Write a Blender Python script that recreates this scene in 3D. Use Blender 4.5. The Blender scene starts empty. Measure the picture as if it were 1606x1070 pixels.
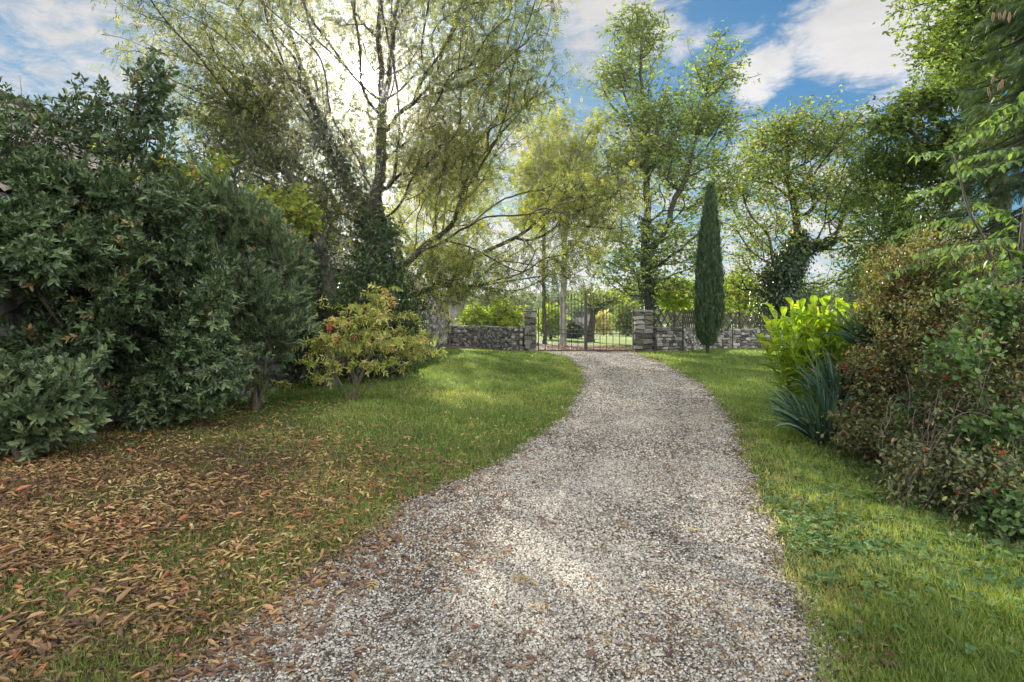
import bpy, math
import numpy as np
from mathutils import Vector

R = math.radians
FP, CX, HY, CH = 892.0, 803.0, 500.0, 1.5      # focal length in photo pixels, centre column, horizon row, eye height
sc = bpy.context.scene
COL = sc.collection

# ------------------------------------------------------------------ camera
cam = bpy.data.cameras.new("camera")
cam.sensor_width = 36.0
cam.lens = 36.0 * FP / 1606.0
cam.shift_y = -35.0 / 1606.0
cam.clip_start = 0.05
cam.clip_end = 5000
camo = bpy.data.objects.new("camera", cam)
camo.location = (0, 0, CH)
camo.rotation_euler = (R(90), 0, 0)
COL.objects.link(camo)
sc.camera = camo

# ------------------------------------------------------------------ sun and sky
SUN = Vector(((567 - CX) / FP, 1.0, (HY - 120) / FP)).normalized()
SUN_EL = math.asin(SUN.z)
SUN_AZ = math.atan2(SUN.x, SUN.y)
sl = bpy.data.lights.new("sun", "SUN")
sl.energy = 5.0
sl.angle = R(0.6)
sl.color = (1.0, 0.93, 0.80)
so = bpy.data.objects.new("sun", sl)
so.rotation_euler = SUN.to_track_quat('Z', 'Y').to_euler()
COL.objects.link(so)

sc.view_settings.view_transform = 'Standard'
sc.view_settings.look = 'None'
sc.view_settings.exposure = 1.45
sc.view_settings.gamma = 1.0
sc.cycles.use_denoising = True
sc.cycles.max_bounces = 8
sc.cycles.diffuse_bounces = 4
sc.cycles.transmission_bounces = 6
sc.cycles.caustics_reflective = False
sc.cycles.caustics_refractive = False
sc.cycles.use_adaptive_sampling = True

class NT:
    """tiny node-tree helper"""
    def __init__(s, tree):
        s.t = tree; s.n = tree.nodes; s.l = tree.links
    def node(s, typ, **kw):
        n = s.n.new(typ)
        for k, v in kw.items():
            setattr(n, k, v)
        return n
    def put(s, sock, v):
        if isinstance(v, bpy.types.NodeSocket):
            s.l.new(v, sock)
        elif v is not None:
            sock.default_value = v
    def math(s, op, a, b=None, c=None, clamp=False):
        n = s.node('ShaderNodeMath', operation=op, use_clamp=clamp)
        s.put(n.inputs[0], a)
        if b is not None: s.put(n.inputs[1], b)
        if c is not None: s.put(n.inputs[2], c)
        return n.outputs[0]
    def vmath(s, op, a, b=None, scale=None):
        n = s.node('ShaderNodeVectorMath', operation=op)
        s.put(n.inputs[0], a)
        if b is not None: s.put(n.inputs[1], b)
        if scale is not None: s.put(n.inputs['Scale'], scale)
        return n.outputs['Value'] if op in ('DOT_PRODUCT', 'LENGTH', 'DISTANCE') else n.outputs[0]
    def mix(s, f, a, b, blend='MIX'):
        n = s.node('ShaderNodeMix', data_type='RGBA', blend_type=blend)
        s.put(n.inputs[0], f); s.put(n.inputs[6], a); s.put(n.inputs[7], b)
        return n.outputs[2]
    def noise(s, vec, scale, detail=4, rough=0.55, dist=0.0, color=False):
        n = s.node('ShaderNodeTexNoise')
        if vec is not None: s.l.new(vec, n.inputs['Vector'])
        n.inputs['Scale'].default_value = scale
        n.inputs['Detail'].default_value = detail
        n.inputs['Roughness'].default_value = rough
        n.inputs['Distortion'].default_value = dist
        return n.outputs['Color'] if color else n.outputs[0]
    def smooth(s, v, lo, hi):
        n = s.node('ShaderNodeMapRange', interpolation_type='SMOOTHSTEP')
        s.put(n.inputs[0], v)
        n.inputs[1].default_value = lo; n.inputs[2].default_value = hi
        return n.outputs[0]
    def ramp(s, f, stops, interp='LINEAR'):
        n = s.node('ShaderNodeValToRGB')
        cr = n.color_ramp; cr.interpolation = interp
        while len(cr.elements) < len(stops): cr.elements.new(0.5)
        for e, (p, c) in zip(cr.elements, stops):
            e.position = p; e.color = (*c, 1)
        s.put(n.inputs[0], f)
        return n.outputs[0]

world = bpy.data.worlds.new("World")
sc.world = world
world.use_nodes = True
W = NT(world.node_tree)
W.n.clear()
sky = W.node('ShaderNodeTexSky', sky_type='NISHITA')
sky.sun_disc = False
sky.sun_elevation = SUN_EL
sky.sun_rotation = SUN_AZ
sky.altitude = 100
sky.air_density = 1.0
sky.dust_density = 0.6
sky.ozone_density = 2.5
SKY_S = 0.10
geo = W.node('ShaderNodeNewGeometry')
D = W.vmath('NORMALIZE', geo.outputs['Incoming'])
D = W.vmath('SCALE', D, scale=-1.0)
tc = W.node('ShaderNodeTexCoord')
D = W.vmath('NORMALIZE', tc.outputs['Generated'])
sep = W.node('ShaderNodeSeparateXYZ'); W.l.new(D, sep.inputs[0])
DX, DY, DZ = sep.outputs
# flat cloud-layer coordinates
den = W.math('MAXIMUM', DZ, 0.03)
den = W.math('ADD', den, 0.18)
cu = W.math('DIVIDE', DX, den); cv = W.math('DIVIDE', DY, den)
cmb = W.node('ShaderNodeCombineXYZ'); W.l.new(cu, cmb.inputs[0]); W.l.new(cv, cmb.inputs[1])
CLV = cmb.outputs[0]
fbm = W.noise(CLV, 2.2, 10, 0.66, 0.8)
fbm2 = W.noise(CLV, 9.0, 8, 0.68, 0.6)
wisp = W.math('ADD', W.math('MULTIPLY', fbm, 0.62), W.math('MULTIPLY', fbm2, 0.38))
# broad banks of cloud: direction, angular size, weight
def dirv(px, py):
    return Vector(((px - CX) / FP, 1.0, (HY - py) / FP)).normalized()
banks = [(dirv(60, 110), 0.24, 0.24), (dirv(480, 60), 0.34, 0.16), (dirv(180, 50), 0.16, 0.2), (dirv(560, 300), 0.40, 0.22),
         (dirv(960, 20), 0.17, 0.27), (dirv(900, 110), 0.08, 0.12),
         (dirv(1420, 40), 0.17, 0.32), (dirv(1360, 130), 0.09, 0.24), (dirv(1195, 125), 0.065, 0.27),
         (dirv(1250, 190), 0.07, 0.22), (dirv(1093, 62), 0.022, 0.16),
         (dirv(900, 440), 0.45, 0.25), (dirv(1250, 430), 0.40, 0.22),
         (Vector((0.3, -1, 0.9)).normalized(), 1.1, 0.26), (Vector((1, -0.3, 0.5)).normalized(), 0.7, 0.2),  # from here on out of view, added as fill light
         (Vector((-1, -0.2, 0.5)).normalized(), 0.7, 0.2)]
wsum = None
for dv, rad, wt in banks:
    dist = W.vmath('DISTANCE', D, tuple(dv))
    g = W.math('MULTIPLY', W.math('SUBTRACT', 1.0, W.smooth(dist, rad * 0.25, rad * 1.25)), wt)
    wsum = g if wsum is None else W.math('MAXIMUM', wsum, g)
cov = W.math('ADD', wisp, wsum)
mask = W.smooth(cov, 0.62, 0.80)
ang = W.math('MAXIMUM', W.vmath('DOT_PRODUCT', D, tuple(SUN)), 0.0)
aureole = W.math('POWER', ang, 14.0)
glow = W.math('POWER', ang, 260.0)
core = W.math('POWER', ang, 9000.0)
disc = W.smooth(ang, math.cos(R(0.55)), math.cos(R(0.30)))
# brightness added to unseen clouds behind the camera, to fill the shade
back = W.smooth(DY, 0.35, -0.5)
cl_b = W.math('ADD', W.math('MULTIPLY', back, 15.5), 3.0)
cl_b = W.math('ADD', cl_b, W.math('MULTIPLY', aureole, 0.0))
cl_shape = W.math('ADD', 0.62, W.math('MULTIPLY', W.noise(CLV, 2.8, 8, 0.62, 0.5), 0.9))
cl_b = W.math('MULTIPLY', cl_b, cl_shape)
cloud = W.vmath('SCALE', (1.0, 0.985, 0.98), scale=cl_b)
skyc = W.mix(1.0, sky.outputs[0], (0.195, 0.365, 0.435, 1), 'MULTIPLY')
sksum = W.math('ADD', 1.0, W.math('MULTIPLY', W.vmath('LENGTH', skyc), 0.13))
skyc = W.vmath('SCALE', skyc, scale=W.math('DIVIDE', 1.22, sksum))
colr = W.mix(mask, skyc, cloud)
hazeband = W.math('MULTIPLY', W.math('SUBTRACT', 1.0, W.smooth(DZ, 0.0, 0.16)), 0.5)
colr = W.mix(hazeband, colr, (2.7, 2.9, 3.2, 1))
colr = W.vmath('SCALE', colr, scale=W.math('SUBTRACT', 1.0, W.math('MULTIPLY', aureole, 0.58)))
mid = W.math('POWER', ang, 1400.0)
gl = W.math('ADD', W.math('MULTIPLY', glow, 1.5), W.math('MULTIPLY', core, 150.0))
gl = W.math('ADD', gl, W.math('MULTIPLY', mid, 14.0))
gl = W.math('ADD', gl, W.math('MULTIPLY', disc, 900.0))

glc = W.vmath('SCALE', (1.0, 0.98, 0.92), scale=gl)
colr = W.vmath('ADD', colr, glc)
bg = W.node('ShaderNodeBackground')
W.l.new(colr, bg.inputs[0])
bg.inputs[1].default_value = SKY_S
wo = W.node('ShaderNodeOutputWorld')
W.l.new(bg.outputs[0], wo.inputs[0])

# ------------------------------------------------------------------ general helpers
def P(px, py, Y):
    return np.array([(px - CX) / FP * Y, Y, CH - (py - HY) / FP * Y])

def tag(o, label=None, cat=None, group=None, kind=None):
    if label: o['label'] = label
    if cat: o['category'] = cat
    if group: o['group'] = group
    if kind: o['kind'] = kind
    return o

def empty(name, loc, label, cat, group=None):
    o = bpy.data.objects.new(name, None)
    o.location = loc
    o.empty_display_size = 0.3
    COL.objects.link(o)
    return tag(o, label, cat, group)

def mesh_obj(name, V, loops, totals, mat, parent=None, rnd=None, smooth=False):
    """V in world coordinates; a parented mesh keeps its parent's origin"""
    V = np.asarray(V, dtype=np.float32)
    if parent is not None:
        off = parent.matrix_basis.translation if parent.parent is None else (parent.parent.matrix_basis.translation + parent.location)
        V = V - np.array(off, dtype=np.float32)
    me = bpy.data.meshes.new(name)
    loops = np.asarray(loops, dtype=np.int32).ravel()
    totals = np.asarray(totals, dtype=np.int32).ravel()
    starts = np.zeros(len(totals), dtype=np.int32)
    if len(totals) > 1: starts[1:] = np.cumsum(totals)[:-1]
    me.vertices.add(len(V)); me.vertices.foreach_set('co', V.ravel())
    me.loops.add(len(loops)); me.loops.foreach_set('vertex_index', loops)
    me.polygons.add(len(totals)); me.polygons.foreach_set('loop_start', starts)
    me.polygons.foreach_set('use_smooth', np.full(len(totals), smooth, dtype=bool))
    if rnd is not None:
        a = me.attributes.new('rnd', 'FLOAT', 'POINT')
        a.data.foreach_set('value', np.asarray(rnd, dtype=np.float32))
    me.update(calc_edges=True)
    me.materials.append(mat)
    o = bpy.data.objects.new(name, me)
    COL.objects.link(o)
    if parent is not None: o.parent = parent
    return o

class MB:
    """collects pieces into one mesh"""
    def __init__(s): s.V = []; s.L = []; s.T = []; s.Rn = []; s.n = 0
    def add(s, V, faces, rnd=0.5):
        V = np.asarray(V, dtype=np.float64)
        s.V.append(V)
        for f in faces:
            s.L.extend([i + s.n for i in f]); s.T.append(len(f))
        s.Rn.append(np.full(len(V), rnd))
        s.n += len(V)
    def addn(s, V, F, rnd=None):
        """F: (M,k) array"""
        F = np.asarray(F)
        s.V.append(np.asarray(V, dtype=np.float64))
        s.L.extend((F + s.n).ravel().tolist()); s.T.extend([F.shape[1]] * len(F))
        s.Rn.append(np.full(len(V), 0.5) if rnd is None else rnd)
        s.n += len(V)
    def box(s, c, d, rz=0.0, rnd=0.5, bev=0.0):
        x, y, z = [q / 2 for q in d]
        v = np.array([[sx * x, sy * y, sz * z] for sz in (-1, 1) for sy in (-1, 1) for sx in (-1, 1)])
        ca, sa = math.cos(rz), math.sin(rz)
        v = np.stack([v[:, 0] * ca - v[:, 1] * sa, v[:, 0] * sa + v[:, 1] * ca, v[:, 2]], 1) + np.array(c)
        s.add(v, [(0, 2, 3, 1), (4, 5, 7, 6), (0, 1, 5, 4), (2, 6, 7, 3), (0, 4, 6, 2), (1, 3, 7, 5)], rnd)
    def tube(s, pts, rad, k=6, rnd=0.5, cap=True):
        pts = np.asarray(pts, dtype=np.float64); n = len(pts)
        rad = np.broadcast_to(np.asarray(rad, dtype=np.float64), (n,))
        t = np.gradient(pts, axis=0); t /= (np.linalg.norm(t, axis=1)[:, None] + 1e-9)
        ref = np.array([0.0, 0.0, 1.0]) if abs(t[0, 2]) < 0.9 else np.array([1.0, 0.0, 0.0])
        u = np.cross(t, ref)
        for i in range(n):
            if np.linalg.norm(u[i]) < 1e-4: u[i] = u[i - 1] if i else np.array([1.0, 0, 0])
        u /= np.linalg.norm(u, axis=1)[:, None]
        for i in range(1, n):     # keep frames from flipping
            w = u[i - 1] - t[i] * np.dot(u[i - 1], t[i]); l = np.linalg.norm(w)
            if l > 1e-4: u[i] = w / l
        v = np.cross(t, u)
        a = np.arange(k) * 2 * math.pi / k
        ring = pts[:, None, :] + rad[:, None, None] * (np.cos(a)[None, :, None] * u[:, None, :] + np.sin(a)[None, :, None] * v[:, None, :])
        V = ring.reshape(-1, 3)
        i = np.arange(n - 1)[:, None] * k; j = np.arange(k)[None, :]; j2 = (j + 1) % k
        F = np.stack([i + j, i + j2, i + k + j2, i + k + j], -1).reshape(-1, 4)
        base = s.n
        s.addn(V, F, np.full(len(V), rnd))
        if cap:
            s.L.extend([base + q for q in range(k)][::-1]); s.T.append(k)
            s.L.extend([base + (n - 1) * k + q for q in range(k)]); s.T.append(k)
    def build(s, name, mat, parent=None, smooth=False):
        return mesh_obj(name, np.concatenate(s.V), s.L, s.T, mat, parent, np.concatenate(s.Rn), smooth)

# ------------------------------------------------------------------ materials
def new_mat(name):
    m = bpy.data.materials.new(name); m.use_nodes = True
    N = NT(m.node_tree); N.n.clear()
    out = N.node('ShaderNodeOutputMaterial')
    return m, N, out

def leaf_mat(name, stops, trans=0.4, tint=(1.25, 1.3, 0.6), rough=0.5, spec=0.35, gain=1.0):
    m, N, out = new_mat(name)
    at = N.node('ShaderNodeAttribute', attribute_name='rnd')
    c = N.ramp(at.outputs['Fac'], stops)
    tcn = N.node('ShaderNodeTexCoord')
    nz = N.noise(tcn.outputs['Object'], 1.3, 3, 0.6)
    nz2 = N.math('MULTIPLY_ADD', nz, 1.1, 0.62 * gain)
    c = N.vmath('SCALE', c, scale=nz2)
    pb = N.node('ShaderNodeBsdfPrincipled')
    N.l.new(c, pb.inputs['Base Color'])
    pb.inputs['Roughness'].default_value = rough
    pb.inputs['Specular IOR Level'].default_value = spec
    tr = N.node('ShaderNodeBsdfTranslucent')
    tcx = N.mix(1.0, c, (*tint, 1), 'MULTIPLY')
    N.l.new(tcx, tr.inputs[0])
    mx = N.node('ShaderNodeMixShader'); mx.inputs[0].default_value = trans
    N.l.new(pb.outputs[0], mx.inputs[1]); N.l.new(tr.outputs[0], mx.inputs[2])
    N.l.new(mx.outputs[0], out.inputs[0])
    return m

def bark_mat(name, a, b, scale=14, bump=0.5):
    m, N, out = new_mat(name)
    tcn = N.node('ShaderNodeTexCoord')
    mp = N.node('ShaderNodeMapping'); mp.inputs['Scale'].default_value = (1, 1, 0.25)
    N.l.new(tcn.outputs['Object'], mp.inputs[0])
    n1 = N.noise(mp.outputs[0], scale, 6, 0.65)
    n2 = N.noise(tcn.outputs['Object'], 2.0, 3)
    f = N.math('ADD', N.math('MULTIPLY', n1, 0.7), N.math('MULTIPLY', n2, 0.3))
    c = N.ramp(f, [(0.35, a), (0.65, b)])
    pb = N.node('ShaderNodeBsdfPrincipled'); N.l.new(c, pb.inputs['Base Color'])
    pb.inputs['Roughness'].default_value = 0.9
    bp = N.node('ShaderNodeBump'); bp.inputs['Strength'].default_value = bump; bp.inputs['Distance'].default_value = 0.03
    N.l.new(n1, bp.inputs['Height']); N.l.new(bp.outputs[0], pb.inputs['Normal'])
    N.l.new(pb.outputs[0], out.inputs[0])
    return m

def rnd_mat(name, stops, rough=0.85, nscale=25, bump=0.3, spec=0.3, var=0.5, metallic=0.0):
    """colour per piece from rnd, with surface noise"""
    m, N, out = new_mat(name)
    at = N.node('ShaderNodeAttribute', attribute_name='rnd')
    c = N.ramp(at.outputs['Fac'], stops)
    tcn = N.node('ShaderNodeTexCoord')
    n1 = N.noise(tcn.outputs['Object'], nscale, 5, 0.65)
    c = N.vmath('SCALE', c, scale=N.math('MULTIPLY_ADD', n1, var * 2, 1 - var))
    pb = N.node('ShaderNodeBsdfPrincipled'); N.l.new(c, pb.inputs['Base Color'])
    pb.inputs['Roughness'].default_value = rough; pb.inputs['Metallic'].default_value = metallic
    pb.inputs['Specular IOR Level'].default_value = spec
    if bump:
        bp = N.node('ShaderNodeBump'); bp.inputs['Strength'].default_value = bump; bp.inputs['Distance'].default_value = 0.02
        N.l.new(n1, bp.inputs['Height']); N.l.new(bp.outputs[0], pb.inputs['Normal'])
    N.l.new(pb.outputs[0], out.inputs[0])
    return m

M = {}
M['bark'] = bark_mat('ash_bark', (0.022, 0.019, 0.015), (0.085, 0.075, 0.06))
M['oakbark'] = bark_mat('oak_bark', (0.025, 0.022, 0.018), (0.11, 0.10, 0.08))
M['palebark'] = bark_mat('pale_bark', (0.16, 0.15, 0.12), (0.42, 0.40, 0.34), 8)
M['twig'] = bark_mat('twig_bark', (0.05, 0.038, 0.028), (0.16, 0.13, 0.10), 30, 0.2)
M['ash'] = leaf_mat('ash_leaf', [(0, (0.07, 0.085, 0.032)), (0.4, (0.135, 0.165, 0.052)), (0.75, (0.22, 0.245, 0.065)), (1, (0.38, 0.36, 0.09))], 0.42)
M['ashy'] = leaf_mat('yellow_ash_leaf', [(0, (0.10, 0.12, 0.025)), (0.4, (0.22, 0.26, 0.04)), (0.8, (0.36, 0.36, 0.05)), (1, (0.44, 0.36, 0.06))], 0.5)
M['seed'] = leaf_mat('ash_seed', [(0, (0.03, 0.022, 0.012)), (1, (0.10, 0.07, 0.035))], 0.15, (1, 1, 0.8), 0.7)
M['oak'] = leaf_mat('oak_leaf', [(0, (0.08, 0.125, 0.042)), (0.6, (0.165, 0.235, 0.07)), (0.9, (0.27, 0.30, 0.085)), (1, (0.34, 0.28, 0.08))], 0.45)
M['oak2'] = leaf_mat('oak_leaf_autumn', [(0, (0.09, 0.135, 0.042)), (0.6, (0.18, 0.245, 0.07)), (0.88, (0.29, 0.30, 0.085)), (1, (0.36, 0.25, 0.08))], 0.45)
M['green'] = leaf_mat('hazel_leaf', [(0, (0.10, 0.15, 0.045)), (0.6, (0.20, 0.27, 0.075)), (1, (0.32, 0.37, 0.10))], 0.48)
M['ivy'] = leaf_mat('ivy_leaf', [(0, (0.015, 0.032, 0.012)), (0.7, (0.035, 0.07, 0.022)), (1, (0.08, 0.12, 0.03))], 0.2, rough=0.35, spec=0.5)
M['holm'] = leaf_mat('evergreen_leaf', [(0, (0.05, 0.065, 0.035)), (0.7, (0.10, 0.12, 0.05)), (1, (0.18, 0.19, 0.07))], 0.35, rough=0.45)
M['laurel'] = leaf_mat('laurel_leaf', [(0, (0.045, 0.068, 0.034)), (0.55, (0.085, 0.125, 0.054)), (0.975, (0.14, 0.20, 0.085)), (0.985, (0.24, 0.19, 0.08)), (1, (0.32, 0.20, 0.09))], 0.22, rough=0.38, spec=0.5)
M['laurelg'] = leaf_mat('grey_laurel_leaf', [(0, (0.06, 0.09, 0.047)), (0.6, (0.115, 0.16, 0.078)), (0.96, (0.19, 0.24, 0.11)), (1, (0.32, 0.22, 0.10))], 0.25, rough=0.38, spec=0.5)
M['spindle'] = leaf_mat('spindle_leaf', [(0, (0.22, 0.27, 0.05)), (0.6, (0.42, 0.44, 0.13)), (0.9, (0.52, 0.47, 0.19)), (0.97, (0.52, 0.34, 0.16)), (0.99, (0.50, 0.18, 0.13)), (1, (0.48, 0.06, 0.07))], 0.4, (1.2, 1.15, 0.7))
M['canna'] = leaf_mat('lily_leaf', [(0, (0.16, 0.25, 0.04)), (0.6, (0.30, 0.40, 0.06)), (0.93, (0.38, 0.43, 0.09)), (1, (0.45, 0.33, 0.12))], 0.5, (1.3, 1.35, 0.4), 0.35, 0.5)
M['iris'] = leaf_mat('iris_leaf', [(0, (0.035, 0.08, 0.05)), (0.7, (0.075, 0.14, 0.09)), (0.95, (0.15, 0.22, 0.14)), (1, (0.30, 0.26, 0.14))], 0.2, rough=0.4, spec=0.5)
M['rose'] = leaf_mat('rose_leaf', [(0, (0.08, 0.09, 0.045)), (0.6, (0.16, 0.18, 0.085)), (0.86, (0.23, 0.26, 0.11)), (0.93, (0.36, 0.32, 0.09)), (1, (0.25, 0.12, 0.08))], 0.3)
M['rosered'] = leaf_mat('rose_leaf_autumn', [(0, (0.08, 0.085, 0.04)), (0.5, (0.16, 0.175, 0.075)), (0.84, (0.24, 0.25, 0.10)), (0.93, (0.26, 0.17, 0.10)), (1, (0.24, 0.09, 0.07))], 0.35)
M['bramble'] = leaf_mat('bramble_leaf', [(0, (0.05, 0.10, 0.035)), (0.6, (0.10, 0.17, 0.06)), (1, (0.17, 0.24, 0.08))], 0.3, rough=0.7, spec=0.2)
M['frond'] = leaf_mat('frond_leaf', [(0, (0.07, 0.12, 0.05)), (0.6, (0.13, 0.19, 0.075)), (1, (0.22, 0.29, 0.08))], 0.4, rough=0.4, spec=0.5)
M['hip'] = rnd_mat('rose_hip_skin', [(0, (0.30, 0.02, 0.015)), (1, (0.55, 0.07, 0.03))], 0.3, 40, 0, 0.5, 0.2)
M['spruce'] = leaf_mat('spruce_needles', [(0, (0.03, 0.06, 0.022)), (1, (0.10, 0.15, 0.05))], 0.2)
M['cone'] = rnd_mat('spruce_cone_scale', [(0, (0.12, 0.07, 0.04)), (1, (0.24, 0.15, 0.085))], 0.8, 60, 0.8)
M['cypress'] = leaf_mat('cypress_spray', [(0, (0.03, 0.058, 0.026)), (0.7, (0.07, 0.12, 0.05)), (0.97, (0.12, 0.18, 0.07)), (1, (0.16, 0.13, 0.06))], 0.12, (1.1, 1.2, .8))
M['grass'] = leaf_mat('grass_blade', [(0, (0.085, 0.125, 0.032)), (0.5, (0.15, 0.215, 0.05)), (0.8, (0.235, 0.29, 0.075)), (1, (0.38, 0.35, 0.15))], 0.4, (1.2, 1.25, 0.5))
M['dead'] = leaf_mat('fallen_leaf', [(0, (0.065, 0.04, 0.028)), (0.3, (0.14, 0.092, 0.052)), (0.55, (0.29, 0.18, 0.075)), (0.8, (0.44, 0.31, 0.11)), (0.94, (0.54, 0.44, 0.24)), (1, (0.42, 0.40, 0.16))], 0.2, (1.1, 1.0, 0.8), 0.6)
M['deadred'] = leaf_mat('fallen_red_leaf', [(0, (0.07, 0.042, 0.032)), (0.4, (0.17, 0.10, 0.065)), (0.75, (0.30, 0.185, 0.10)), (0.92, (0.42, 0.27, 0.12)), (1, (0.42, 0.16, 0.08))], 0.2, (1.1, 1, .8), 0.6)
M['stone'] = rnd_mat('wall_stone', [(0, (0.07, 0.065, 0.06)), (0.5, (0.20, 0.19, 0.17)), (0.85, (0.36, 0.35, 0.32)), (1, (0.50, 0.48, 0.44))], 0.95, 18, 0.8, 0.2, 0.75)
M['pstone'] = rnd_mat('pillar_stone', [(0, (0.06, 0.058, 0.045)), (0.6, (0.14, 0.135, 0.11)), (1, (0.30, 0.285, 0.25))], 0.95, 14, 0.8, 0.2, 0.8)
M['mortar'] = rnd_mat('mortar', [(0, (0.06, 0.055, 0.05)), (1, (0.10, 0.09, 0.08))], 1.0, 20, 0.5)
M['iron'] = rnd_mat('painted_iron', [(0, (0.025, 0.027, 0.028)), (1, (0.055, 0.05, 0.048))], 0.55, 30, 0.15, 0.5, 0.4)
M['wood'] = rnd_mat('weathered_slat', [(0, (0.045, 0.036, 0.026)), (1, (0.10, 0.08, 0.058))], 0.9, 30, 0.3)
M['render'] = rnd_mat('pale_wall_render', [(0, (0.50, 0.48, 0.44)), (1, (0.62, 0.60, 0.56))], 0.9, 4, 0.1, 0.2, 0.12)
M['rooftile'] = rnd_mat('roof_tile', [(0, (0.10, 0.085, 0.075)), (0.5, (0.19, 0.165, 0.145)), (1, (0.30, 0.26, 0.23))], 0.9, 9, 0.4, 0.2, 0.5)
M['glass'] = rnd_mat('window_glass', [(0, (0.03, 0.035, 0.04)), (1, (0.05, 0.055, 0.06))], 0.1, 4, 0, 0.5, 0.1)

# ------------------------------------------------------------------ layout of the drive
LY = np.array([-6, 0, 2.39, 2.97, 3.82, 4.78, 5.58, 7.43, 9.56, 13.4, 16.7, 21.6, 25.2, 27.0])
LX = np.array([-2.4, -1.9, -1.48, -1.34, -1.06, -.77, -.27, .39, 1.04, 1.68, 2.05, 2.15, 1.6, 1.2])
RY = np.array([-6, 0, 2.39, 2.97, 3.82, 4.78, 6.69, 8.92, 12.2, 16.7, 21.6, 25.2, 27.0])
RX = np.array([0.3, 0.9, 1.38, 1.57, 1.81, 2.07, 2.68, 3.37, 4.15, 4.8, 5.1, 5.4, 5.5])
def wob(y, s):
    return 0.02 * np.sin(y * 2.3 + s) + 0.025 * np.sin(y * 5.1 + 2 * s) + 0.025 * np.sin(y * 11.7 + 3 * s)
def XL(y): return np.interp(y, LY, LX) + wob(y, 0.7) * np.clip(np.asarray(y) / 6, 0.4, 1.3)
def XR(y): return np.interp(y, RY, RX) + wob(y, 2.9) * np.clip(np.asarray(y) / 6, 0.4, 1.3)
def sstep(a, b, x):
    t = np.clip((x - a) / (b - a), 0, 1); return t * t * (3 - 2 * t)
def H(x, y):
    x = np.asarray(x, dtype=np.float64); y = np.asarray(y, dtype=np.float64)
    inside = (y < 27)
    dl = XL(np.clip(y, -6, 27)) - x
    dr = x - XR(np.clip(y, -6, 27))
    bank = 0.06 * sstep(0, 0.35, dl) + 0.10 * sstep(0.5, 3.5, dl) + 0.04 * sstep(0, 0.4, dr)
    bank = bank * (1 - sstep(22, 26.5, y))
    bump = 0.012 * np.sin(x * 1.7 + 0.6 * y) + 0.012 * np.sin(y * 1.3 - x * 0.8 + 1.0)
    far = -1.6 * sstep(50, 78, y)
    ruts = -0.02 * np.exp(-((dl + 0.75) / 0.3) ** 2) - 0.02 * np.exp(-((dr + 0.75) / 0.3) ** 2)
    return np.where(inside, bank + 1.8 * ruts, 0) + bump + far

def pnoise(x, y, s, seed=0):
    """cheap smooth noise in 0..1"""
    r = np.random.RandomState(seed)
    v = np.zeros_like(x, dtype=np.float64)
    for i in range(10):
        a = r.rand() * 6.28; f = s * (0.6 + 1.7 * r.rand()); ph = r.rand() * 6.28
        v += np.sin((x * math.cos(a) + y * math.sin(a)) * f + ph + 0.8 * math.sin(i))
    return np.clip(0.5 + v / 9.0, 0, 1)

# ------------------------------------------------------------------ ground
def grid(xs, ys, zoff=0.0, hf=H):
    X, Y = np.meshgrid(xs, ys)
    Z = hf(X, Y) + zoff
    V = np.stack([X.ravel(), Y.ravel(), Z.ravel()], 1)
    nx, ny = len(xs), len(ys)
    i = (np.arange(ny - 1)[:, None] * nx + np.arange(nx - 1)[None, :])
    F = np.stack([i, i + 1, i + nx + 1, i + nx], -1).reshape(-1, 4)
    return V, F

m, N, out = new_mat('ground_soil')
tcn = N.node('ShaderNodeTexCoord'); oc = tcn.outputs['Object']
n1 = N.noise(oc, 0.9, 5, 0.6); n2 = N.noise(oc, 14, 6, 0.7); n3 = N.noise(oc, 70, 4, 0.7)
sp = N.node('ShaderNodeSeparateXYZ'); N.l.new(oc, sp.inputs[0])
near = N.smooth(sp.outputs[1], 9.5, 3.5)          # leaf-covered soil under the trees gives way to turf
leftn = N.smooth(sp.outputs[0], -0.2, -2.6)
soilf = N.math('MULTIPLY', near, leftn)
grass = N.ramp(n2, [(0.25, (0.035, 0.055, 0.014)), (0.5, (0.085, 0.14, 0.028)), (0.75, (0.16, 0.20, 0.05))])
soil = N.ramp(n3, [(0.3, (0.045, 0.03, 0.018)), (0.55, (0.13, 0.08, 0.045)), (0.8, (0.25, 0.17, 0.09))])
f = N.math('ADD', soilf, N.math('MULTIPLY', N.math('SUBTRACT', n1, 0.5), 1.2))
f = N.smooth(f, 0.25, 0.75)
c = N.mix(f, grass, soil)
fld = N.ramp(N.noise(oc, 0.4, 5), [(0.35, (0.16, 0.22, 0.06)), (0.7, (0.28, 0.32, 0.12))])
c = N.mix(N.smooth(sp.outputs[1], 28, 34), c, fld)
pb = N.node('ShaderNodeBsdfPrincipled'); pb.inputs['Roughness'].default_value = 1.0
pb.inputs['Specular IOR Level'].default_value = 0.1
N.l.new(c, pb.inputs['Base Color'])
bp = N.node('ShaderNodeBump'); bp.inputs['Strength'].default_value = 0.7; bp.inputs['Distance'].default_value = 0.03
N.l.new(N.math('ADD', n2, n3), bp.inputs['Height']); N.l.new(bp.outputs[0], pb.inputs['Normal'])
N.l.new(pb.outputs[0], out.inputs[0]); M['ground'] = m

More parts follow.
